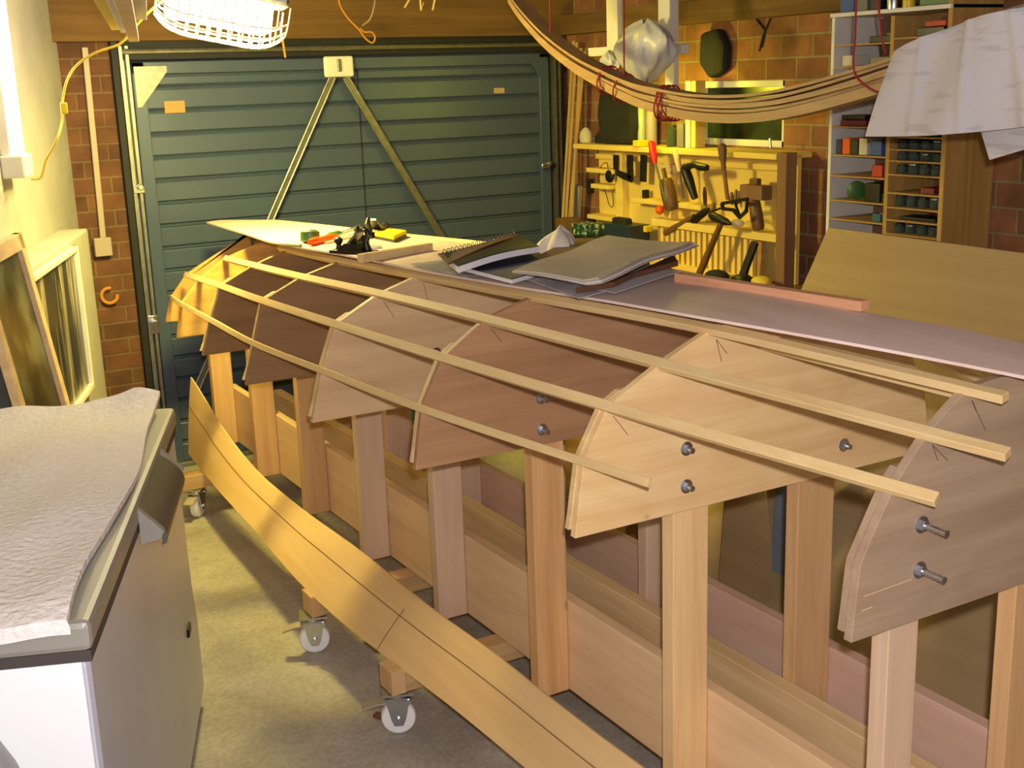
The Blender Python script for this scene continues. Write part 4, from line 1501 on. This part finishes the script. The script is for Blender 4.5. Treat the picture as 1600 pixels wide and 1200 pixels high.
tag(MB().sweep([aX(1180, 378, 3.5), aX(1160, 432, 3.46)], 0.035, 0.02, up=(1, 0, 0)).build('hand_saw', 'iron', bevel=0.004), 'dark slanting tool standing on the bench by the board post', 'tool')
tag(MB().box(aX(1008, 357, 3.5), (0.04, 0.07, 0.03)).build('yellow_box', 'yellow_box', bevel=0.004), 'small yellow box on the bench left of the slatted rack', 'box')
# hammers / clamps in front, standing in the boat behind the panel
def hammer(px0, px1, hp, label, X, hl):
    A, B = aX(*px0, X), aX(*px1, X)
    t = thing('hammer', label, 'hammer', A)
    MB().tube([A, A.lerp(B, 0.3), A.lerp(B, 0.7), B], [0.016, 0.017, 0.014, 0.013], 10).build('handle', 'mortise', t, smooth=True)
    H0, H1 = aX(*hp[0], X), aX(*hp[1], X)
    d = H1 - H0
    MB().tube([H0, H0 + d * 0.15, H0 + d * 0.4, H0 + d * 0.75, H1], [0.013, 0.02, 0.018, 0.017, 0.006], 10).build('head', 'iron', t, smooth=True)
    return t


hammer((1090, 434), (1128, 346), [(1110, 336), (1142, 350)], 'hammer with a brown handle slanting up from the panel edge', 3.42, 0)
hammer((1040, 364), (1085, 338), [(1082, 346), (1108, 326)], 'hammer lying back with its handle behind the grey papers', 3.53, 0)
t = thing('fret_frame', 'black triangular iron bracket standing above the hammers', 'bracket', aX(1150, 340, 3.3))
P = [aX(px, py, 3.44) for px, py in ((1128, 318), (1168, 311), (1166, 330), (1156, 340), (1146, 328), (1130, 326), (1128, 318))]
MB().sweep(P, 0.014, 0.012, up=(1, 0, 0)).build('rim', 'black', t)
MB().sweep([aX(1148, 316, 3.44), aX(1156, 338, 3.44)], 0.008, 0.008, up=(1, 0, 0)).build('web', 'black', t)
MB().sweep([aX(1108, 332, 3.44), aX(1130, 324, 3.44)], 0.008, 0.008, up=(1, 0, 0)).build('arm', 'iron', t)
tag(MB().ball(aX(1152, 349, 3.47), 0.03, (1, 1, 0.6)).build('plastic_wrap', 'plastic_sheet', smooth=True), 'clear crumpled plastic wrap under the black bracket', 'plastic')
# green patterned box, dark tins near the papers (on the bench)
def bbox(px0, py0, px1, py1, X, dx, mat, name, label, cat, parent=None, bev=0.004, group=None, base=None):
    A, B = aX(px0, py1, X), aX(px1, py0, X)
    o = MB().bb(X, X + dx, min(A.y, B.y), max(A.y, B.y), base if base is not None else A.z, B.z).build(name, mat, parent, bevel=bev)
    if label:
        tag(o, label, cat, group)
    return o


green_chk = blotch('green and white print', rgb(24, 60, 44), rgb(40, 80, 60), rgb(190, 200, 190), 40, 0.5)
bbox(889, 352, 914, 372, 3.4, 0.12, green_chk, 'patterned_box', 'dark green and white patterned box behind the crumpled cloth', 'box')
bbox(893, 372, 922, 381, 3.36, 0.2, 'black', 'black_case', 'black case under the green patterned box', 'case', base=0.902)
bbox(944, 354, 984, 374, 3.4, 0.12, plain('dark blue tin', rgb(34, 48, 62), 0.4), 'paint_tin', 'dark blue box behind the far corner of the papers', 'box', base=0.902)
bbox(955, 342, 976, 355, 3.43, 0.05, 'dark_cloth', 'cloth_lump', 'dark lumpy object on top of the dark blue box', 'object', bev=0.012)
bbox(868, 343, 883, 358, 3.36, 0.1, 'mortise', 'brown_box', 'small brown box right of the garage door bottom corner', 'box', base=0.902)
# bench clutter low right
for i, (px, py, r_, mt, lb) in enumerate(((1120, 432, 0.05, 'dark_cloth', 'dark rag on the bench behind the pink batten, left one'), (1160, 438, 0.045, 'black', 'black lump on the bench behind the pink batten, middle'), (1190, 440, 0.04, 'yellow_cord', 'yellowish lump on the bench beside the board post'))):
    tag(MB().ball(aX(px, py, 3.42), r_, (1, 1.3, 0.6)).build('bench_clutter', mt, smooth=True), lb, 'rag')

# items on top of the tool board shelf
zt = 1.466


def upright(px, base, w, h, mat, label, cat, X=3.6, shape='box', name='container'):
    c = aX(px, base, X)
    c.z = zt
    if shape == 'box':
        o = MB().box(c + V((0, 0, h / 2)), (0.06, w, h)).build(name, mat, bevel=0.004)
    elif shape == 'cyl':
        o = MB().lathe(c, (0, 0, 1), [(0, w * .48), (0.004, w / 2), (h * .8, w / 2), (h * .86, w * .3), (h, w * .3)], 20).build(name, mat, smooth=True)
    else:
        o = MB().lathe(c, (0, 0, 1), [(0, w * .45), (h * .3, w / 2), (h * .7, w * .45), (h, w * .15)], 12).build(name, mat, smooth=True)
    return tag(o, label, cat)


upright(916, 225, 0.075, 0.075, 'oldpaper', 'crumpled grey white paper lump on the left end of the board shelf', 'paper', shape='blob', name='paper_lump')
upright(942, 228, 0.07, 0.04, 'cover_dark', 'low dark box on the board shelf beside the paper lump', 'box', name='low_box')
upright(955, 228, 0.04, 0.03, 'mortise', 'small brown block on the board shelf before the dark garment', 'box', name='small_block')
upright(1003, 228, 0.04, 0.22, plain('pale green tube', rgb(176, 186, 150), 0.5), 'tall pale green tube standing on the board shelf', 'tube', shape='cyl', name='sealant_tube')
upright(1018, 226, 0.055, 0.20, plain('mauve grey canister', rgb(168, 152, 150), 0.5), 'tall greyish canister beside the pale green tube', 'canister', shape='cyl', name='canister')
upright(1001, 229, 0.05, 0.03, 'yellow_box', 'bright yellow block at the foot of the pale green tube', 'block', X=3.52, name='yellow_block')
upright(1051, 228, 0.06, 0.10, 'jar', 'clear glass jar on the board shelf left of the window', 'jar', shape='cyl', name='glass_jar')
upright(1070, 228, 0.05, 0.11, plain('mauve grey box', rgb(120, 108, 112), 0.6), 'upright grey mauve box between the jar and the window', 'box', name='upright_box')
upright(1082, 228, 0.035, 0.30, 'white_paint', 'white upright board edge beside the dark window', 'board', name='white_board')
upright(1091, 228, 0.03, 0.30, 'pegboard', 'cream upright board edge touching the dark window', 'board', name='cream_board')
tag(MB().tube([aX(1203, 216, 3.56), aX(1204, 231, 3.56)], 0.006, 8).build('steel_pin', 'steel', smooth=True), 'bright steel pin standing at the right end of the board shelf', 'pin')
# dark garment hanging between the strips and canisters
g = MB()
gp = [(938, 118), (975, 110), (988, 150), (990, 200), (986, 226), (936, 226), (930, 180), (934, 140)]
g.prism([aX(px, py, 3.55) for px, py in gp], (0.09, 0, 0))
tag(g.build('hanging_garment', 'dark_cloth', bevel=0.03), 'dark garment hanging behind the strip bundle above the tool board', 'garment')

gg = MB()
gg.prism([aX(px, py, 3.66) for px, py in ((1092, 52), (1118, 44), (1130, 70), (1128, 110), (1106, 124), (1090, 100))], (0.06, 0, 0))
tag(gg.build('patch', 'dark_cloth', bevel=0.02), 'dark cap hanging on the brick wall right of the plastic bag', 'patch')  # plain dark slab added on the bricks to give a dark patch
for pts_, lb in ((((1182, 30), (1196, 48), (1190, 74)), 'thin black wire sticking out of the brick wall, left one'), (((1204, 28), (1192, 56), (1186, 80)), 'thin black wire crossing the other on the brick wall')):
    tag(MB().tube([aX(px, py, 3.716) for px, py in pts_], 0.004, 6).build('wire', 'black', smooth=True), lb, 'wire')
# white suspended uprights and crossbar (hanging rack)
hr = thing('hanging_rack', 'cream painted timber rack hanging from the roof by the right wall', 'rack', aX(1000, 90, 3.25))
for (a_, b_, w_) in (((964, -15), (965, 88), 0.085), ((1046, -15), (1046, 64), 0.08)):
    A, B = aX(*a_, 3.25), aX(*b_, 3.25)
    MB().bb(3.22, 3.26, A.y - w_ / 2, A.y + w_ / 2, B.z, CZ).build('upright', 'white_paint', hr, bevel=0.003)
A, B = aX(933, 88, 3.25), aX(974, 72, 3.25)
MB().bb(3.20, 3.22, B.y, A.y, A.z, B.z).build('crossbar', 'white_paint', hr, bevel=0.003)
A, B = aX(1057, 50, 3.3), aX(1072, 150, 3.3)
MB().bb(3.262, 3.29, A.y - 0.03, A.y + 0.03, B.z, CZ).build('upright', 'white_paint', hr, bevel=0.003)
A = aX(1046, 78, 3.25)
MB().bb(3.22, 3.262, A.y - 0.12, A.y + 0.04, A.z - 0.02, A.z + 0.02).build('crossbar', 'white_paint', hr, bevel=0.003)

# bag: crumpled surface of revolution with folds
def bag(c, w, h, label, seed):
    random.seed(seed)
    g = MB()
    ph = [random.uniform(0, 6) for _ in range(4)]

    def f_(u, v):
        a = 2 * math.pi * u
        pr = max(0.03, 1 - abs(2 * v - 1) ** 2.6) ** 0.6 * (0.8 + 0.3 * math.sin(v * 2.6))
        r = pr * (1 + 0.10 * math.sin(3 * a + ph[0] + v * 5) + 0.07 * math.sin(7 * a + ph[1] - v * 4) + 0.04 * math.sin(13 * a + v * 9))
        return c + V((r * w * 0.32 * math.cos(a), r * w * 0.5 * math.sin(a), h * (v - 0.5) + 0.012 * math.sin(a * 2 + ph[2])))
    g.grid(f_, 64, 20)
    return tag(g.build('plastic_bag', 'bag', smooth=True), label, 'bag')


bag(aX(1009, 80, 3.12), 0.27, 0.24, 'crumpled white plastic bag hanging between the rack uprights', 5)
bag(aX(952, 97, 3.18), 0.10, 0.08, 'small white cloth bundle under the rack crossbar, left of the big bag', 8)

# upright strips beside the door, with red rope
us = thing('upright_strips', 'tall thin wood strips standing upright between the door and the tool board', 'wood strips', aX(885, 345, 3.6))
for (a_, b_) in (((894, 95), (879, 346)), ((899, 97), (884, 346)), ((911, 110), (889, 346)), ((906, 105), (893, 346))):
    A, B = aX(*a_, 3.64), aX(*b_, 3.56)
    d = B - A
    B = A + d * ((A.z - 0.9) / (A.z - B.z))
    MB().bar(A - d * 0.12, B, 0.006, 0.018, up=(0, 1, 0)).build('strip', 'strip_z', us)
tag(MB().sweep([aX(904, 290, 3.62), aX(900, 346, 3.62)], 0.05, 0.02, up=(1, 0, 0)).build('grey_board', 'conduit'), 'short grey board standing behind the upright strips', 'board')
rp = [(860, 55), (862, 90), (866, 130), (864, 165), (868, 200), (867, 240)]
tag(MB().tube([V(p) for p in smooth_tab([tuple(aX(px, py, 3.62)) for px, py in rp], 4)], 0.007, 6).build('rope', plain('pink red rope', rgb(170, 30, 56), 0.7), smooth=True), 'pinkish red rope hanging down beside the right edge of the garage door', 'rope')

# --------------------------------------------------------------- jar shelf
SXf, SY0, SY1 = 3.46, 2.98, 3.51
sf = thing('shelf_unit', 'narrow open wall shelf unit with a white side, full of jars and boxes', 'shelf', (3.58, 3.25, 1.17))
MB().bb(SXf, RX - 0.005, SY1, SY1 + 0.016, 1.15, 1.985).build('side_panel', 'white_paint', sf, bevel=0.002)
MB().bb(SXf, RX - 0.005, SY0 - 0.02, SY0, 1.15, 2.02).build('side_panel', 'shelfwood_z', sf, bevel=0.002)
YD = 3.225
MB().bb(SXf, RX - 0.005, YD - 0.009, YD + 0.009, 1.17, 1.975).build('divider', 'shelfwood_z', sf, bevel=0.002)
MB().bb(RX - 0.02, RX - 0.006, SY0, SY1, 1.15, 1.98).build('back_panel', 'brownboard', sf)
MB().bb(SXf - 0.01, RX - 0.005, SY0 - 0.02, SY1 + 0.016, 1.985, 2.0).build('top_board', 'white_paint', sf, bevel=0.002)


def szy(py, Y):        # height on the front plane of the shelf for a pixel row at depth Y
    lo, hi = 0.8, 2.3
    for _ in range(40):
        m = (lo + hi) / 2
        if proj((SXf, Y, m))[1] > py:
            lo = m
        else:
            hi = m
    return m


left_rows = [szy(v, 3.36) for v in (68, 103, 198, 243, 276, 315, 345)]
right_rows = [szy(v, 3.10) for v in (57, 214, 234, 252, 274, 303, 326, 346, 368)]
for z_ in left_rows:
    MB().bb(SXf, RX - 0.02, YD + 0.009, SY1, z_ - 0.006, z_).build('shelf', 'shelfwood', sf)
for z_ in right_rows:
    MB().bb(SXf, RX - 0.02, SY0, YD - 0.009, z_ - 0.006, z_).build('shelf', 'shelfwood', sf)
C = {
    'navy': plain('navy card', rgb(40, 44, 84), 0.5), 'orange': plain('orange card', rgb(226, 92, 20), 0.5),
    'dgreen': plain('dark green card', rgb(28, 44, 30), 0.5), 'white': plain('white card', rgb(206, 196, 176), 0.6),
    'blue': plain('blue card', rgb(60, 88, 150), 0.5), 'red': plain('red card', rgb(176, 44, 34), 0.5),
    'maroon': plain('maroon card', rgb(110, 26, 40), 0.5), 'black': M['black'], 'grey': plain('grey plastic', rgb(112, 112, 100), 0.5),
    'teal': plain('teal plastic', rgb(44, 90, 100), 0.5), 'silver': M['steel_dull'], 'green': M['green_tool'],
}


def shelf_box(Yc, w, z_, h, col, label, X=SXf + 0.02, d=0.09, name='small_box', grp=None):
    o = MB().bb(X, X + d, Yc - w / 2, Yc + w / 2, z_ + 0.001, z_ + h).build(name, C[col], bevel=0.002)
    return tag(o, label, 'box', grp)


# shelf with the coloured boxes
zc = left_rows[3]
for (yc, w_, h_, col, lb) in ((3.49, 0.028, 0.055, 'navy', 'navy box at the left end of the shelf, left of the orange box'), (3.452, 0.038, 0.06, 'orange', 'orange box on the wall shelf'), (3.41, 0.036, 0.056, 'dgreen', 'dark green box between the orange and the white box'), (3.365, 0.04, 0.062, 'white', 'white box left of the blue box'), (3.30, 0.055, 0.054, 'blue', 'blue tin at the right of the coloured box row')):
    shelf_box(yc, w_, zc, h_, col, lb)
shelf_box(3.42, 0.13, left_rows[2], 0.022, 'maroon', 'flat maroon box on the shelf under the strip bundle')
shelf_box(3.42, 0.12, left_rows[2] + 0.023, 0.018, 'black', 'flat black box on top of the maroon box')
shelf_box(3.30, 0.10, left_rows[0], 0.025, 'black', 'flat black box high on the left column, second shelf')
shelf_box(3.30, 0.09, left_rows[1], 0.03, 'grey', 'grey box on the third shelf of the left column')
shelf_box(3.29, 0.05, left_rows[4], 0.045, 'red', 'red lump on the left column shelf above the black box', name='red_pot')
shelf_box(3.31, 0.075, left_rows[5], 0.07, 'black', 'black square box behind the round green reel')
tag(MB().lathe(V((SXf + 0.02, 3.395, left_rows[5] + 0.04)), (-0.2, -0.6, 0), [(0, 0.033), (0.004, 0.036), (0.02, 0.036), (0.024, 0.03)], 24).build('reel', C['green'], smooth=True), 'round greenish reel on the left column of the wall shelf', 'reel')
shelf_box(3.285, 0.04, left_rows[6], 0.03, 'teal', 'teal lump on the lowest left shelf', name='teal_pot')
# more small boxes, so that the shelves are full
random.seed(21)
k_ = 0
for ri, lab in ((0, 'top'), (1, 'second'), (2, 'third'), (4, 'fifth'), (5, 'sixth'), (6, 'lowest')):
    for j_, (yc, side) in enumerate(((3.262, 'right end'), )):
        col_ = ('grey', 'dgreen', 'black', 'navy', 'dgreen', 'grey')[k_ % 6]
        k_ += 1
        shelf_box(yc, 0.035, left_rows[ri], 0.034, col_, '%s box, %s of the %s left column shelf' % ({'grey': 'grey', 'dgreen': 'dark green', 'black': 'black', 'navy': 'navy'}[col_], side, lab), X=SXf + 0.03, d=0.08)
for (px_, col_, lb_) in ((3.46, 'white', 'pale box at the left of the second left column shelf'), ):
    shelf_box(px_, 0.05, left_rows[1], 0.04, col_, lb_)
# jars: small glass jars with lids
def jar(Yc, z_, r, h, label, lidcol, grp):
    t = thing('jar', label, 'jar', (SXf + 0.045, Yc, z_ + 0.001), grp)
    MB().lathe((0, 0, 0), (0, 0, 1), [(0, r * .9), (0.003, r), (h * .78, r), (h * .86, r * .8)], 16).build('glass', 'jar', t, smooth=True, local=True)
    MB().lathe((0, 0, h * .84), (0, 0, 1), [(0, r * .88), (h * .16, r * .88)], 16).build('lid', C[lidcol], t, smooth=True, local=True)
    MB().lathe((0, 0, 0.003), (0, 0, 1), [(0, r * .8), (h * .5, r * .8)], 12).build('contents', C['grey' if lidcol != 'grey' else 'black'], t, local=True)
    return t


rown = {1: 'just under the paper plan', 2: 'second below the paper plan', 3: 'third below the paper plan', 4: 'fourth below the paper plan', 6: 'third from the bottom', 7: 'second from the bottom', 8: 'lowest'}
posn = ('left end', 'left of the middle', 'right of the middle', 'right end')
random.seed(11)
lids = ['black', 'silver', 'dgreen', 'navy']
for ri in (1, 2, 3, 4, 6, 8):
    z_ = right_rows[ri]
    if ri + 1 < len(right_rows) + 1:
        up = right_rows[ri - 1]
    gap = min(0.05, up - z_ - 0.012)
    for k in range(4):
        yc = 3.19 - k * 0.053
        hh = gap * random.uniform(0.8, 1.0)
        jar(yc, z_, 0.021, hh, 'small glass jar, %s, right column shelf %s' % (posn[k], rown[ri]), lids[(ri + k) % 4], 'jars on the right column of the wall shelf')
shelf_box(3.09, 0.17, right_rows[7], 0.012, 'black', 'long flat black tin on the second lowest right shelf')
shelf_box(3.05, 0.06, right_rows[5], 0.022, 'maroon', 'maroon packet on the shelf above the red edged tin')
shelf_box(3.07, 0.12, right_rows[0], 0.03, 'black', 'black tray high on the right column')
shelf_box(3.05, 0.09, right_rows[0] + 0.031, 0.02, 'red', 'red packet on the high black tray')
# things on top of the unit
zt2 = 2.001
for (yc, w_, h_, col, lb) in ((3.47, 0.07, 0.09, 'blue', 'blue and green box on top of the shelf unit, left end'), (3.395, 0.05, 0.09, 'grey', 'grey bottle box on top of the unit beside the blue box'), (3.33, 0.05, 0.09, 'black', 'black tin on top of the unit in the middle'), (3.06, 0.13, 0.09, 'green', 'greenish box at the right end of the unit top')):
    shelf_box(yc, w_, zt2, h_, col, lb, d=0.1, name='box')
tag(MB().lathe((SXf + 0.05, 3.27, zt2), (0, 0, 1), [(0, 0.025), (0.1, 0.025), (0.12, 0.012)], 16).build('bottle', 'steel', smooth=True), 'shiny bottle on top of the unit beside the black tin', 'bottle')
tag(MB().lathe((SXf + 0.04, 3.19, zt2), (0, 0, 1), [(0, 0.022), (0.11, 0.022)], 16).build('tin', 'yellow_box', smooth=True), 'bright yellow tin on top of the shelf unit', 'tin')
# brown board right of the unit and the big leaning sheet
A, B = aX(1468, 203, 3.66), aX(1527, 203, 3.66)
tag(MB().bb(3.66, 3.70, B.y, A.y, 0.0, 1.66).build('brown_board', 'brownboard', bevel=0.003), 'brown upright board standing against the wall right of the shelf unit', 'board')
tag(MB().prism([(3.31, 3.36, 1.222), (3.31, 0.95, 1.20), (2.6, 0.95, 0.0), (2.6, 3.36, 0.0)], (0.014, 0, 0.0)).build('plywood_sheet', 'hardboard', bevel=0.002), 'large ochre plywood sheet leaning along the right wall below the jar shelf', 'plywood sheet')

# things under and behind the boat
tag(MB().prism([aX(px, py, 2.60) for px, py in ((1138, 700), (1192, 690), (1207, 880), (1190, 985), (1120, 950))], (0.015, 0.02, 0)).build('plywood_offcut', 'hardboard'), 'ochre plywood offcut leaning behind the pinkish far rail', 'offcut')
tag(MB().prism([aX(px, py, 2.68) for px, py in ((1218, 690), (1246, 690), (1222, 985), (1196, 985))], (0.02, 0.01, 0)).build('grey_board', 'blue_grey'), 'blue grey strip of board leaning beside the ochre offcut', 'board')
tag(MB().prism([aX(px, py, 2.74) for px, py in ((1250, 690), (1262, 690), (1245, 985), (1224, 985))], (0.02, 0.01, 0)).build('dark_board', 'dark_cloth'), 'dark narrow board leaning right of the blue grey strip', 'board')
tag(MB().prism([aX(px, py, 2.9) for px, py in ((1095, 770), (1150, 740), (1150, 960), (1095, 960))], (0.2, 0.0, 0)).build('black_crate', 'black', bevel=0.01), 'black crate on the floor behind the boat trolley', 'crate')
tag(MB().box((2.75, 3.9, 0.22), (0.35, 0.5, 0.44)).build('olive_crate', 'shelfwood', bevel=0.01), 'olive brown crate on the floor beyond the far rail', 'crate')
tag(MB().box((3.1, 3.62, 0.3), (0.1, 0.3, 0.6)).build('dark_board', 'dark_cloth', bevel=0.01), 'dark upright panel on the floor near the plywood sheet', 'panel')
tag(MB().bar((2.55, 4.3, 0.02), (2.35, 5.6, 0.02), 0.1, 0.04).build('floor_plank', 'beamwood', bevel=0.003), 'pale plank lying on the floor towards the garage door', 'plank')
cstr = MB()
A = aX(1590, 1050, 1.95)
MB().bb(2.0, 2.07, 1.32, 1.365, 0.2, 0.95).build('post', 'post_pink', sb, bevel=0.002)
tag(MB().tube([aY(918, 685, 2.9), aY(912, 730, 2.9)], 0.0025, 6).build('yellow_string', 'yellow_cord', smooth=True), 'thin yellow string hanging beside the birch mould', 'string')
# small dark chip on the floor beside the front caster
tag(MB().box(aZ(592, 1118, 0.006), (0.022, 0.03, 0.012), Matrix.Rotation(0.5, 3, 'Z')).build('wood_chip', 'mortise', bevel=0.003), 'small dark chip on the floor left of the nearest caster', 'chip')

# small clip lamp hidden behind the strip bundle that lights the tool board
BLp = aX(1003, 140, 3.36)
clp = thing('clip_lamp', 'small lamp behind the strip bundle, lighting the tool board', 'lamp', BLp)
MB().lathe(BLp + V((0, 0, 0.10)), (0, 0, -1), [(0, 0.012), (0.03, 0.018), (0.06, 0.04)], 20).build('shade', 'iron', clp, smooth=True)
MB().tube([BLp + V((0, 0, 0.09)), V((3.26, BLp.y, BLp.z + 0.14))], 0.005, 6).build('stem', 'iron', clp, smooth=True)

# =============================================================== LIGHT
def area(name, loc, rot, size, energy, col, sizey=None):
    l = bpy.data.lights.new(name, 'AREA')
    l.energy = energy
    l.color = col
    l.size = size
    if sizey:
        l.shape = 'RECTANGLE'
        l.size_y = sizey
    o = bpy.data.objects.new(name, l)
    COL.objects.link(o)
    o.location = loc
    o.rotation_euler = rot
    return o


def point(name, loc, energy, col, rad=0.05):
    l = bpy.data.lights.new(name, 'POINT')
    l.energy = energy
    l.color = col
    l.shadow_soft_size = rad
    o = bpy.data.objects.new(name, l)
    COL.objects.link(o)
    o.location = loc
    return o


YEL = (1.0, 0.84, 0.09)
aim = V((1.72, 4.62, 1.2)) - LC
area('work_lamp_light', LC + V((0.02, 0.02, -0.10)), aim.to_track_quat('-Z', 'Y').to_euler(), 0.26, 34, YEL, 0.12)
point('wall_tube_light', W(-1.235, 0.14, 1.95), 4.5, (1.0, 0.88, 0.55), 0.08)
BL = aX(1003, 140, 3.36)
point('bench_lamp_light', BL, 6, (1.0, 0.90, 0.03), 0.03)
point('roof_bulb_light', (2.9, 4.9, 2.3), 3, (1.0, 0.86, 0.06), 0.04)
point('added_fill_light', (2.4, 1.2, 2.3), 2.5, (1.0, 0.85, 0.7), 0.15)  # unseen fill light added to raise the general brightness
point('camera_flash', (0.02, -0.02, 1.87), 152, (0.98, 0.94, 0.97), 0.018)

w = bpy.data.worlds.new('world')
sc.world = w
w.use_nodes = True
w.node_tree.nodes['Background'].inputs[0].default_value = (1.0, 0.85, 0.7, 1)
w.node_tree.nodes['Background'].inputs[1].default_value = 0.02

sc.view_settings.view_transform = 'Standard'
sc.view_settings.look = 'None'
sc.view_settings.gamma = 1
sc.view_settings.exposure = 0.40
